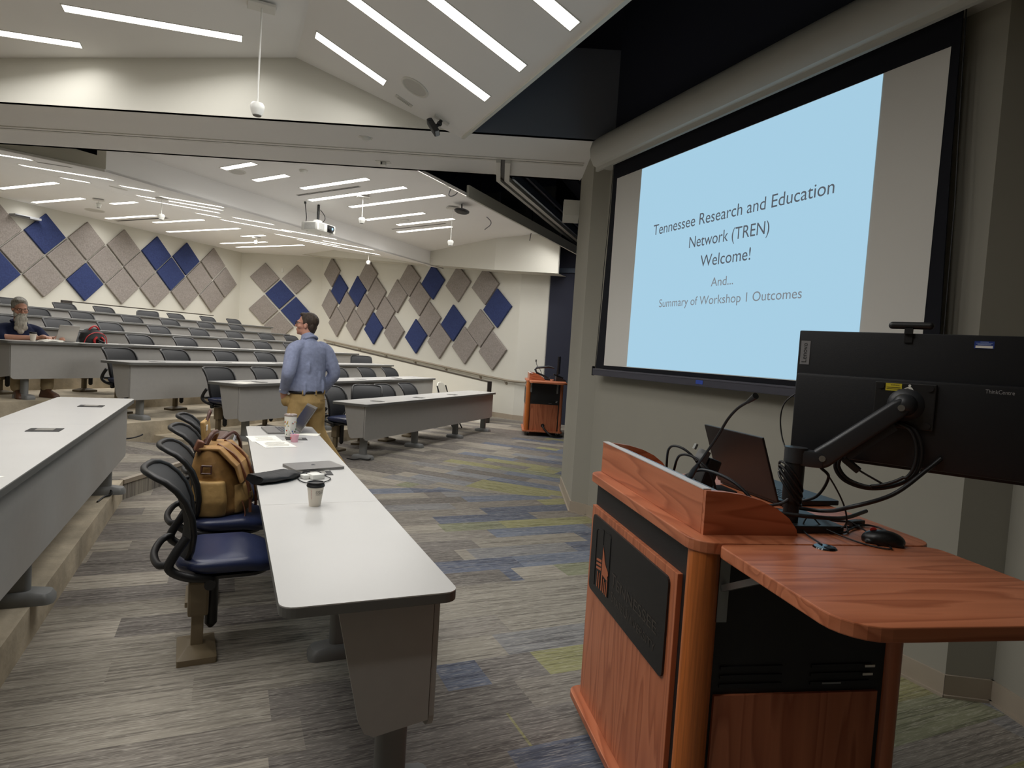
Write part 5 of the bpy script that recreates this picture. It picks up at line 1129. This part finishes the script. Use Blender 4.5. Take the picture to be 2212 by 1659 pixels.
po = thing('drawstring_pouch', 'black soft pouch with a drawstring lying on the near table', 'pouch', (0.265, 3.63, ZT), R(38))
def pouch(b):
    rings = []
    for u, w_, h_ in ((-0.15, 0.062, 0.050), (-0.13, 0.064, 0.052), (-0.07, 0.075, 0.048), (0.0, 0.083, 0.046), (0.06, 0.072, 0.048), (0.11, 0.045, 0.040), (0.145, 0.018, 0.022), (0.17, 0.022, 0.018)):
        rings.append([(u + 0.006 * math.sin(5 * a), w_ * math.cos(a) * (1 + 0.07 * math.sin(3 * a + u * 40)), max(0.0, h_ / 2 * (1 + math.sin(a)) * (1 + 0.10 * math.sin(4 * a + u * 55)))) for a in [2 * PI * i / 24 for i in range(24)]])
    b.loft(rings)
b = MB(); pouch(b); b.build('pouch_body', mat('black_nylon', (26, 26, 28), 0.55, bump=0.3, bscale=30), po, smooth=70)
MB().cyl((-0.151, 0, 0.025), (-0.1505, 0, 0.025), 0.022).build('pouch_opening', BLK, po)
cb = MB().tube(spline([(0.355, 3.735, ZT + 0.012), (0.42, 3.77, ZT + 0.008), (0.50, 3.72, ZT + 0.006), (0.545, 3.62, ZT + 0.006), (0.50, 3.53, ZT + 0.006), (0.43, 3.50, ZT + 0.006), (0.385, 3.55, ZT + 0.006), (0.375, 3.66, ZT + 0.006), (0.40, 3.73, ZT + 0.016), (0.47, 3.70, ZT + 0.036), (0.52, 3.62, ZT + 0.020)], 6), 0.0028, 6).build('looped_cable', BLK); tag(cb, 'looped black cord of the pouch on the near table, around the charger', 'cable')
dk = MB().box((-1.185, 3.32, 0.735 + STEP + 0.008), (0.16, 0.10, 0.014), Euler((0, 0, R(20))), bev=0.003).build('notebook', mat('dark_red_cover', (70, 44, 44), 0.6)); tag(dk, 'dark notebook at the left edge on the platform table', 'notebook')

# ================================================================== bags on the chairs
WAX = mat('waxed_canvas', (150, 112, 62), 0.62, var=0.28, scale=9, bump=0.7, bscale=14); WAX2 = mat('waxed_canvas_light', (172, 138, 84), 0.62, var=0.22, scale=8, bump=0.6, bscale=13)
LEA = mat('dark_leather', (78, 46, 34), 0.45, var=0.15); LEA2 = mat('brown_strap', (106, 64, 42), 0.45, var=0.15)
bp_ = thing('canvas_backpack', 'tan waxed canvas backpack with brown leather straps on the second chair', 'backpack', (-0.02, 4.03, 0.475), R(-12))
blob('bag_body', [ellipses([(0, 0, 0.0, 0.125, 0.165), (0, 0, 0.03, 0.15, 0.19), (-0.005, 0, 0.15, 0.15, 0.19), (-0.015, 0, 0.27, 0.13, 0.185), (-0.025, 0, 0.35, 0.10, 0.175), (-0.03, 0, 0.40, 0.062, 0.165)])], WAX, bp_, 0.012, 2)
blob('front_pocket', [ellipses([(0.10, 0.0, 0.015, 0.06, 0.12), (0.115, 0, 0.09, 0.075, 0.125), (0.10, 0, 0.18, 0.055, 0.12)])], WAX2, bp_, 0.010, 2)
for s_ in (-1, 1): blob('side_pocket', [ellipses([(-0.01, s_ * 0.165, 0.015, 0.085, 0.04), (-0.01, s_ * 0.18, 0.10, 0.095, 0.05), (-0.015, s_ * 0.175, 0.215, 0.085, 0.04)])], WAX2, bp_, 0.010, 2)
MB().loft([[(x, y, z) for x, z in q] for y, q in ((-0.17, [(-0.09, 0.395), (0.03, 0.395), (0.125, 0.30), (0.155, 0.20), (0.143, 0.20), (0.112, 0.285), (0.02, 0.378), (-0.09, 0.380)]), (0.17, [(-0.09, 0.395), (0.03, 0.395), (0.125, 0.30), (0.155, 0.20), (0.143, 0.20), (0.112, 0.285), (0.02, 0.378), (-0.09, 0.380)]))]).build('flap', WAX, bp_, bevel=0.006)
for y in (-0.085, 0.085):
    st = MB().tube(spline([(0.0, y, 0.405), (0.10, y, 0.335), (0.158, y, 0.22), (0.185, y, 0.12), (0.19, y, 0.02)], 5), [0.010] * 21, 4).build('leather_strap', LEA2, bp_)
    MB().box((0.187, y, 0.125), (0.010, 0.040, 0.030)).build('buckle', mat('brass', (150, 120, 70), 0.35, 0.8), st)
MB().tube(spline([(-0.06, -0.09, 0.40), (-0.04, -0.05, 0.455), (-0.035, 0.05, 0.455), (-0.06, 0.09, 0.40)], 6), 0.014, 8).build('carry_handle', LEA, bp_, smooth=60)
MB().box((-0.085, -0.13, 0.40), (0.035, 0.08, 0.06), Euler((0, R(20), R(20))), bev=0.008).build('leather_tab', LEA2, bp_)
MB().tube([(-0.05, -0.197, 0.30), (0.0, -0.200, 0.30), (0.0, -0.203, 0.26), (-0.05, -0.203, 0.26), (-0.05, -0.197, 0.30)], 0.007, 6).build('side_ring', LEA, bp_)
MB().tube(spline([(0.13, -0.10, 0.13), (0.165, -0.12, 0.05), (0.17, -0.14, 0.0), (0.15, -0.15, -0.001)], 5), 0.003, 5).build('cord', LEA2, bp_)
sb = thing('canvas_shoulder_bag', 'tan canvas satchel with a dark leather top band on the third chair', 'bag', (-0.04, 4.74, 0.478), R(-6))
blob('bag_body', [ellipses([(0, 0, 0.0, 0.10, 0.17), (0, 0, 0.03, 0.125, 0.19), (0, 0, 0.18, 0.125, 0.185), (-0.01, 0, 0.28, 0.095, 0.18), (-0.01, 0, 0.31, 0.075, 0.175)])], WAX, sb, 0.012, 2)
MB().loft([[(x, y, z) for x, z in ((-0.085, 0.30), (0.06, 0.30), (0.075, 0.325), (0.03, 0.345), (-0.06, 0.345))] for y in (-0.18, 0.18)]).build('leather_top', LEA, sb, bevel=0.01)
MB().loft([[(x, y, z) for x, z in ((-0.09, 0.31), (-0.06, 0.31), (-0.075, 0.44), (-0.105, 0.44))] for y in (-0.11, 0.13)]).build('raised_flap', WAX2, sb, bevel=0.008)
for y in (-0.085, 0.085): blob('front_pocket', [ellipses([(0.105, y, 0.02, 0.045, 0.07), (0.115, y, 0.10, 0.055, 0.075), (0.105, y, 0.17, 0.042, 0.07)])], WAX2, sb, 0.009, 2)
MB().tube(spline([(0.04, -0.14, 0.335), (0.10, -0.09, 0.375), (0.135, -0.02, 0.31), (0.14, 0.0, 0.24), (0.13, 0.06, 0.22)], 6), 0.012, 6).build('shoulder_strap', LEA, sb, smooth=60)
MB().tube(spline([(-0.08, 0.02, 0.43), (-0.07, 0.06, 0.49), (-0.07, 0.12, 0.49), (-0.09, 0.15, 0.43)], 6), 0.010, 6).build('carry_handle', LEA, sb, smooth=60)
MB().box((0.10, -0.05, 0.315), (0.004, 0.085, 0.075), Euler((0, R(15), R(10)))).build('tucked_paper', mat('pale_blue_paper', (206, 212, 220), 0.8), sb)
MB().box((-0.064, -0.08, 0.40), (0.004, 0.035, 0.035)).build('cloth_label', PAPER, sb)

# ================================================================== on the far tables
z3 = 3 * STEP + ZT
q = row_pt(3, -0.20, 0.44, z3)
fl_ = thing('open_laptop', 'open silver laptop in front of the bearded man, lid towards the camera', 'laptop', q, ROW_RZ + PI / 2 + R(14))
MB().prism(rrect(0.34, 0.235, 0.012, 4, 0, 0.11), 0.002, 0.014).build('laptop_base', SILV, fl_)
MB().add(MB().box((0, 0, 0.11), (0.34, 0.007, 0.225), bev=0.003), Matrix.Translation((0, -0.008, 0.012)) @ Matrix.Rotation(R(16), 4, 'X')).build('laptop_lid', mat('pale_alloy', (182, 178, 172), 0.4, 0.5), fl_)
q = row_pt(3, -0.12, 0.90, z3); paper_cup('white paper cup with black lid in front of the bearded man', q.x, q.y, z3, 0, False, 0.10)
q = row_pt(3, -0.12, 0.66, z3)
b = MB(); rr_ = random.Random(9)
b.loft([[(0.17 * s_ * math.cos(a) * (1 + 0.15 * math.sin(3 * a)), 0.07 * s_ * math.sin(a), z + 0.006 * math.sin(5 * a + s_ * 4)) for a in [2 * PI * i / 20 for i in range(20)]] for s_, z in ((1.0, 0.006), (0.9, 0.018), (0.6, 0.022), (0.3, 0.03))])
o = b.build('paper_bag', PAPER, smooth=50); o.location = q; o.rotation_euler = (0, 0, ROW_RZ + PI / 2); tag(o, 'crumpled white paper bag on the table before the bearded man', 'paper bag')
for i, (x, t_, a) in enumerate(((-0.06, 0.30, 0.3), (-0.10, 0.12, -0.2))):
    q = row_pt(3, x, t_, z3); sheet('white paper %s the silver laptop on the fourth far table' % ('in front of' if i == 0 else 'to the right of'), q.x, q.y, z3, 0.15, 0.22, ROW_RZ + a, 0)
q = row_pt(1, -0.17, -0.14, STEP + ZT); sheet('white sheet near the left end of the second far table up', q.x, q.y, STEP + ZT, 0.216, 0.279, ROW_RZ + 0.3, 0)
q = row_pt(3, -0.27, 0.0, z3)
rb = thing('red_backpack', 'black and red backpack standing on the fourth far table', 'backpack', q, ROW_RZ + PI / 2)
RED = mat('red_nylon', (190, 44, 48), 0.5); BKN = mat('black_nylon_bag', (24, 24, 26), 0.6)
blob('bag_body', [ellipses([(0, 0.02, 0.0, 0.17, 0.10), (0, 0.02, 0.06, 0.185, 0.11), (0, 0.025, 0.14, 0.155, 0.09), (0, 0.03, 0.19, 0.10, 0.06), (0, 0.03, 0.215, 0.04, 0.03)])], BKN, rb, 0.010, 2)
MB().tube(spline([(-0.075, -0.005, 0.175), (-0.05, -0.02, 0.215), (0.0, -0.02, 0.24), (0.05, -0.015, 0.215), (0.095, 0.0, 0.15)], 6), 0.012, 8).build('carry_loop', RED, rb, smooth=60)
MB().tube(spline([(-0.17, -0.055, 0.0), (-0.14, -0.075, 0.09), (-0.05, -0.08, 0.145), (0.05, -0.08, 0.145), (0.13, -0.07, 0.10), (0.165, -0.055, 0.0)], 6), 0.006, 6).build('zip_piping', RED, rb, smooth=60)
for s_ in (-1, 1): MB().tube(spline([(s_ * 0.03 + 0.02, -0.088, 0.09), (s_ * 0.07 + 0.02, -0.095, 0.05), (s_ * 0.06 + 0.02, -0.09, 0.0)], 5), 0.014, 6).build('strap', RED, rb, smooth=60)
MB().box((0.03, -0.115, 0.025), (0.11, 0.03, 0.035), Euler((0, R(20), 0)), bev=0.01).build('clip_case', mat('glossy_black', (20, 20, 22), 0.15), rb)
# white folding chair behind the lowest far table
q = row_pt(0, -0.98, -4.80, 0)
fc = thing('folding_chair', 'white folding chair with dark metal legs behind the lowest far table', 'chair', q, ROW_RZ + R(6))
WH = mat('white_moulded_plastic', (226, 224, 212), 0.45)
rings = []
for u in range(9):
    v = -1 + u / 4.0; rings.append([(0.03 * (1 - v * v) * -1 + dx_ - 0.1 * (z - 0.62), v * 0.215, z) for dx_, z in ((0.0, 0.60), (0.0, 0.86 - 0.11 * v ** 4), (-0.018, 0.865 - 0.11 * v ** 4), (-0.018, 0.60))])
MB().loft(rings).build('backrest', WH, fc, smooth=50, bevel=0.004)
MB().prism(rrect(0.40, 0.42, 0.08, 5, 0.22, 0), 0.43, 0.452).build('seat', WH, fc, bevel=0.006)
for s_ in (-1, 1):
    MB().tube([(0.02 - 0.045, s_ * 0.225, 0.80), (0.10, s_ * 0.22, 0.44), (0.36, s_ * 0.22, 0.0)], 0.013, 8).build('leg', BLK, fc, smooth=50); MB().tube([(0.34, s_ * 0.20, 0.43), (-0.06, s_ * 0.20, 0.0)], 0.013, 8).build('leg', BLK, fc, smooth=50)
MB().tube([(0.25, -0.22, 0.19), (0.25, 0.22, 0.19)], 0.008, 6).tube([(0.08, -0.20, 0.15), (0.08, 0.20, 0.15)], 0.008, 6).build('crossbar', BLK, fc)
# cords on the platforms and carpet
for i, (pts, l) in enumerate(([[(-1.13, 7.62, 2 * STEP + .006), (-1.02, 7.60, 2 * STEP + .006), (-0.90, 7.66, 2 * STEP + .008), (-0.83, 7.74, 2 * STEP + .02), (-0.80, 7.76, 2 * STEP + .035)], 'black cord with a plug on the concrete platform behind the near chairs'],
              [[(1.45, 8.35, .006), (1.52, 8.25, .008), (1.60, 8.22, .02), (1.68, 8.18, .015), (1.72, 8.16, .03)], 'black cord on the carpet by the first leg of the lowest far table'],
              [[(-0.86, 5.6, STEP + .006), (-0.84, 5.75, STEP + .01), (-0.80, 5.80, STEP + .02), (-0.83, 5.9, STEP + .06), (-0.86, 5.93, STEP + .1)], 'black cord at the foot of the platform table'])):
    o = MB().tube(spline(pts, 6), 0.008, 6).build('floor_cord', BLK, smooth=60); tag(o, l, 'cable')

# ================================================================== on the near lectern (world points from lectern coordinates)
def LP(x, y, z): return LM @ Vector((x, y, z))
lap = thing('open_laptop', 'black laptop open on the lectern, its dark lid towards the camera', 'laptop', LP(0.47, -0.315, 1.030), LRZ - PI / 2)
# local x runs towards the camera side, local +y to the stage: keyboard side
lap.rotation_euler = (0, 0, LRZ + R(-90) + R(4))
MB().prism(rrect(0.375, 0.25, 0.012, 4, 0, 0.135), 0.003, 0.020).build('laptop_base', mat('black_laptop', (24, 22, 22), 0.4), lap, bevel=0.003)
b = MB()
for i in range(5):
    for j in range(13): b.box((-0.165 + 0.0275 * j, 0.055 + 0.021 * i, 0.0205), (0.022, 0.016, 0.002))
kb = b.build('keyboard', mat('key_black', (16, 16, 18), 0.35), lap); kb['kind'] = 'stuff'
MB().add(MB().box((0, 0, 0.115), (0.375, 0.008, 0.235), bev=0.003), Matrix.Translation((0, 0.005, 0.018)) @ Matrix.Rotation(R(20), 4, 'X')).build('laptop_lid', mat('black_laptop', (24, 22, 22)), lap)
mc = thing('gooseneck_microphone', 'thin black gooseneck microphone rising from the lectern', 'microphone', LP(0.12, -0.575, 1.12), 0)
mi = Matrix.Translation(mc.location).inverted(); CP = [LP(0.12, -0.560, 1.122), LP(0.12, -0.60, 1.165), LP(0.12, -0.665, 1.225), LP(0.12, -0.735, 1.293), LP(0.12, -0.785, 1.348), LP(0.12, -0.835, 1.385), LP(0.12, -0.885, 1.408), LP(0.12, -0.922, 1.427)]
MB().tube([mi @ p for p in spline(CP, 5)], 0.0042, 8).build('gooseneck', BLK, mc, smooth=60)
MB().tube([mi @ CP[-2], mi @ (CP[-2] * 0.3 + CP[-1] * 0.7), mi @ CP[-1]], [0.0055, 0.0085, 0.009], 12).build('capsule', BLKP, mc, smooth=50)
MB().tube([mi @ (CP[0] - Vector((0, 0, 0.0))), mi @ CP[1], mi @ (CP[1] * 0.6 + CP[2] * 0.4)], [0.011, 0.009, 0.005], 12).box(mi @ LP(0.12, -0.545, 1.118), (0.05, 0.05, 0.02), Euler((0, 0, LRZ))).build('mic_base', BLKP, mc, smooth=40)
gd = thing('camera_gadget', 'small black document camera folded behind the gallery of the lectern', 'document camera', LP(0.27, -0.43, 1.030), LRZ)
MB().box((0.0, 0, 0.022), (0.15, 0.11, 0.044), bev=0.006).build('base', BLKP, gd); MB().box((-0.02, 0.0, 0.095), (0.05, 0.07, 0.11), Euler((0, R(18), 0)), bev=0.008).build('head', BLKP, gd)
MB().box((-0.045, -0.01, 0.155), (0.02, 0.055, 0.045), Euler((0, R(24), 0))).build('silver_plate', mat('gadget_silver', (120, 122, 124), 0.3, 0.8), gd); MB().box((-0.062, 0.012, 0.185), (0.008, 0.016, 0.02), Euler((0, R(24), 0))).build('tip', BRUSH, gd)
ms = thing('computer_mouse', 'black mouse with a thin red accent on the raised lectern shelf', 'mouse', LP(0.545, -0.925, 1.030), LRZ + R(60))
blob('mouse_body', [lambda b: b.ball((0, 0, 0.010), 0.034, (0.95, 1.65, 0.85), 24), lambda b: b.box((0, 0, 0.004), (0.056, 0.098, 0.008), bev=0.003)], mat('black_mouse', (20, 20, 21), 0.35), ms, 0.003, 2)
MB().cyl((-0.0015, 0.026, 0.034), (0.0015, 0.026, 0.034), 0.009, n=20).build('scroll_wheel', mat('red_accent', (196, 52, 44), 0.4), ms)
gr = thing('cable_grommet', 'flat oval black cable grommet in the raised lectern shelf', 'grommet', LP(0.332, -0.968, 1.029), LRZ)
MB().cyl((0, 0, 0), (0, 0, 0.004), 0.031, 0.028, 28).build('rim', mat('glossy_black', (20, 20, 22), 0.15), gr, smooth=40); MB().box((0.004, -0.014, 0.0045), (0.02, 0.02, 0.0025)).build('cable_notch', BLK, gr)
for i, (pts, r, l, m) in enumerate((
    ([(0.332, -0.955, 1.034), (0.36, -0.83, 1.040), (0.40, -0.80, 1.075), (0.43, -0.83, 1.045), (0.47, -0.93, 1.033), (0.52, -0.985, 1.033), (0.55, -0.90, 1.035), (0.53, -0.80, 1.06), (0.50, -0.84, 1.035)], 0.0022, 'thin black mouse cord looped between grommet and mouse', BLK),
    ([(0.16, -0.30, 1.10), (0.15, -0.33, 1.19), (0.17, -0.38, 1.205), (0.21, -0.42, 1.17), (0.25, -0.44, 1.09)], 0.0045, 'left black cable arching behind the lectern gallery', BLK),
    ([(0.16, -0.36, 1.11), (0.15, -0.42, 1.18), (0.18, -0.47, 1.185), (0.22, -0.52, 1.14), (0.25, -0.52, 1.06)], 0.0045, 'right black cable arching behind the lectern gallery', BLK),
    ([(0.13, -0.52, 1.13), (0.15, -0.60, 1.165), (0.19, -0.70, 1.155), (0.23, -0.76, 1.11), (0.25, -0.78, 1.05)], 0.005, 'black cable curving past the foot of the gooseneck microphone', BLK),
    ([(0.26, -0.80, 1.10), (0.32, -0.795, 1.115), (0.37, -0.78, 1.17), (0.36, -0.75, 1.21)], 0.0045, 'grey cables running from the gallery side up to the arm post', mat('dark_grey_cable', (70, 70, 72), 0.5)),
    ([(0.28, -0.82, 1.085), (0.38, -0.86, 1.085), (0.50, -0.82, 1.075), (0.62, -0.76, 1.082)], 0.006, 'thick pale-lit black cable crossing low in front of the arm post', BLKP),
    ([(0.42, -0.55, 1.036), (0.48, -0.60, 1.036), (0.55, -0.70, 1.036), (0.60, -0.72, 1.036), (0.58, -0.78, 1.036), (0.48, -0.76, 1.036), (0.44, -0.70, 1.036)], 0.004, 'flat black cable coil lying on the lectern top behind the arm base', BLK),
    ([(0.36, -0.78, 1.036), (0.47, -0.84, 1.036), (0.54, -0.80, 1.036), (0.62, -0.75, 1.036), (0.655, -0.78, 1.036), (0.63, -0.84, 1.036), (0.55, -0.86, 1.036)], 0.003, 'thin black cord wandering over the lectern top near the seam', BLK))):
    o = MB().tube([LP(*p) for p in spline(pts, 8)], r, 7).build('desk_cable', m, smooth=60); tag(o, l, 'cable', 'cables on the lectern')
MW = lambda x, z, y=-0.03: mon_m @ Vector((x, y, z))
mon_m = Matrix.LocRotScale(mon.location, mon.rotation_euler, None)
cpts = [(0.29, 1.375), (0.335, 1.355), (0.355, 1.30), (0.345, 1.235), (0.30, 1.195), (0.235, 1.175), (0.175, 1.185), (0.145, 1.215), (0.145, 1.25), (0.165, 1.275)]
for dx_, r, l in ((0.0, 0.0058, 'thick black cable loop hanging below the monitor, outer strand'), (0.011, 0.0048, 'thinner black strand inside the cable loop below the monitor')):
    o = MB().tube([MW(x - dx_ * (1 if x > 0.24 else -1), z + dx_ * (0.6 if z < 1.22 else 0), -0.05 - dx_) for x, z, _ in spline([(a, c, 0) for a, c in cpts], 7)], r, 8).build('cable_loop', BLKP, smooth=60); tag(o, l, 'cable', 'cables below the monitor')
o = MB().tube([Vector(p) for p in spline([MW(0.40, 1.285), MW(0.37, 1.25, -0.05), MW(0.30, 1.175, -0.10), MW(0.20, 1.125, -0.14), LP(0.50, -0.72, 1.07), LP(0.40, -0.66, 1.07)], 8)], 0.006, 8).build('power_cable', BLKP, smooth=60); tag(o, 'thick black power cable sweeping from the monitor down to the lectern', 'cable', 'cables below the monitor')
o = MB().tube([Vector(p) for p in spline([MW(0.035, 1.435, -0.004), MW(0.012, 1.433, -0.012), MW(-0.022, 1.40, -0.02), MW(-0.032, 1.35, -0.02), MW(-0.02, 1.29, -0.03), MW(0.01, 1.24, -0.06)], 7)], 0.0022, 6).build('thin_cable', BLK, smooth=60); tag(o, 'thin black cord curving past the left edge of the monitor', 'cable', 'cables below the monitor')
o = MB().tube([Vector(p) for p in spline([MW(0.105, 1.272, -0.08), MW(0.16, 1.255, -0.07), MW(0.21, 1.225, -0.07), MW(0.27, 1.195, -0.06)], 7)], 0.003, 6).build('adapter_cord', BLK, smooth=60); tag(o, 'thin cord with a video adapter crossing inside the cable loop', 'cable', 'cables below the monitor')
ad = MB().add(MB().box((0, 0, 0), (0.052, 0.016, 0.02), bev=0.004), mon_m @ Matrix.Translation((0.188, -0.07, 1.238)) @ Matrix.Rotation(R(36), 4, 'Y')).build('video_adapter', BLKP); tag(ad, 'black video adapter block hanging inside the cable loop', 'adapter')
o = MB().tube([Vector(p) for p in spline([Vector(e0) - Vector((0, 0, 0.03)), LP(0.45, -0.80, 1.19), LP(0.46, -0.74, 1.12), LP(0.44, -0.66, 1.08)], 7)], 0.0045, 7).build('arm_cable', BLKP, smooth=60); tag(o, 'black cable dropping from the arm elbow behind the post', 'cable', 'cables on the lectern')
o = MB().tube([Vector(p) for p in spline([Vector(e0) - Vector((0.0, 0.0, 0.03)), LP(0.43, -0.84, 1.19), LP(0.47, -0.85, 1.12), LP(0.49, -0.84, 1.06), LP(0.45, -0.83, 1.036)], 7)], 0.0025, 6).build('arm_cable', BLK, smooth=60); tag(o, 'thin black cord hanging from the arm elbow to the lectern top', 'cable', 'cables on the lectern')
cw = MB()
for k in range(4): cw.tube([LP(0.35 - 0.042 * math.cos(a) * 0.8 - 0.01, -0.78 - 0.036 * math.sin(a), 1.185 + 0.045 * math.cos(a + k * 0.25) - 0.012 * k) for a in [2 * PI * i / 20 for i in range(21)]], 0.0038, 6)
o = cw.build('coiled_cord', BLK, smooth=60); tag(o, 'bundle of black cord wound around the post of the monitor arm', 'cable'); o['kind'] = 'stuff'
for x, y, l, m in ((0.455, -0.62, 'black usb plug with a glowing red tip behind the arm post', mat('red_glow', (220, 60, 40), 0.4, emit=(230, 60, 40), power=0.5)), (0.60, -0.74, 'black cable coupler lying on the lectern top near the shelf', BLKP)):
    t = thing('cable_plug', l, 'plug', LP(x, y, 1.040), LRZ + 0.3); MB().box((0, 0, 0), (0.05, 0.022, 0.016), bev=0.003).build('plug_body', BLKP, t); MB().box((0.03, 0, 0), (0.016, 0.018, 0.014), bev=0.002).build('plug_tip', m, t)

# ================================================================== on the far lectern
def FP(x, y, z): return FM @ Vector((x, y, z))
fmn = thing('computer_monitor', 'thin dark monitor seen edge-on above the far lectern', 'monitor', FP(0.60, -0.42, 1.03), R(-23.2) - R(8))
MB().box((0.0, 0, 0.29), (0.03, 0.55, 0.34), bev=0.004).build('back_cover', MBK, fmn)
MB().box((-0.02, 0, 0.10), (0.03, 0.05, 0.2)).build('stand', BLKP, fmn); MB().box((0.0, 0, 0.008), (0.16, 0.2, 0.016)).build('foot', BLKP, fmn)
fa = thing('monitor_arm', 'folded black monitor arm on the far lectern', 'monitor arm', FP(0.34, -0.60, 1.03), R(-23.2))
MB().box((0.02, 0, 0.011), (0.14, 0.14, 0.022)).build('base_plate', BLKP, fa)
MB().tube([(0.06, 0, 0.02), (0.02, 0, 0.06), (-0.17, -0.02, 0.13), (-0.20, -0.02, 0.19), (-0.17, -0.02, 0.225), (0.05, 0.0, 0.255), (0.16, 0.0, 0.235)], [0.02, 0.02, 0.018, 0.022, 0.022, 0.024, 0.012], 10).build('arm_links', ARMM, fa, smooth=40)
fm_ = thing('gooseneck_microphone', 'small gooseneck microphone on the far lectern', 'microphone', FP(0.20, -0.35, 1.03), R(-23.2))
MB().tube(spline([(0.08, 0, 0.10), (0.05, 0, 0.18), (-0.02, 0, 0.27), (-0.04, 0, 0.34)], 5), 0.005, 6).build('gooseneck', BLK, fm_); MB().cyl((-0.04, 0, 0.33), (-0.042, 0, 0.375), 0.012, n=12).build('capsule', BLKP, fm_)
ft = thing('desk_phone', 'dark telephone on the far lectern beside the pier', 'phone', FP(0.62, -0.70, 1.03), R(-23.2))
MB().loft([[(-0.09, y, 0), (0.09, y, 0), (0.09, y, 0.03), (-0.09, y, 0.09)] for y in (-0.1, 0.1)]).build('phone_body', BLKP, ft); MB().box((-0.04, 0.06, 0.09), (0.2, 0.05, 0.03), Euler((0, R(18), 0)), bev=0.01).build('handset', BLK, ft)
o = MB().tube([FP(*p) for p in spline([(0.22, -0.85, 1.05), (0.30, -0.82, 1.10), (0.38, -0.84, 1.06), (0.44, -0.80, 1.12), (0.52, -0.84, 1.05), (0.46, -0.88, 1.04)], 6)], 0.006, 6).build('desk_cable', BLK, smooth=60); tag(o, 'tangle of black cable on the far lectern', 'cable')
o = MB().tube([FP(*p) for p in spline([(0.33, -0.90, 0.20), (0.34, -0.94, 0.17), (0.40, -0.98, 0.10), (0.50, -1.02, 0.03), (0.62, -0.98, 0.012), (0.70, -0.86, 0.012)], 7)], 0.018, 8).build('lectern_conduit', BLKP, smooth=60); tag(o, 'thick black conduit leaving the low panel of the far lectern', 'cable')
t = MB().cyl(FP(0.33, -0.9065, 0.20), FP(0.33, -0.909, 0.20), 0.034, n=24).build('grommet', BLK); tag(t, 'round black cable hole in the low wooden panel of the far lectern', 'grommet')
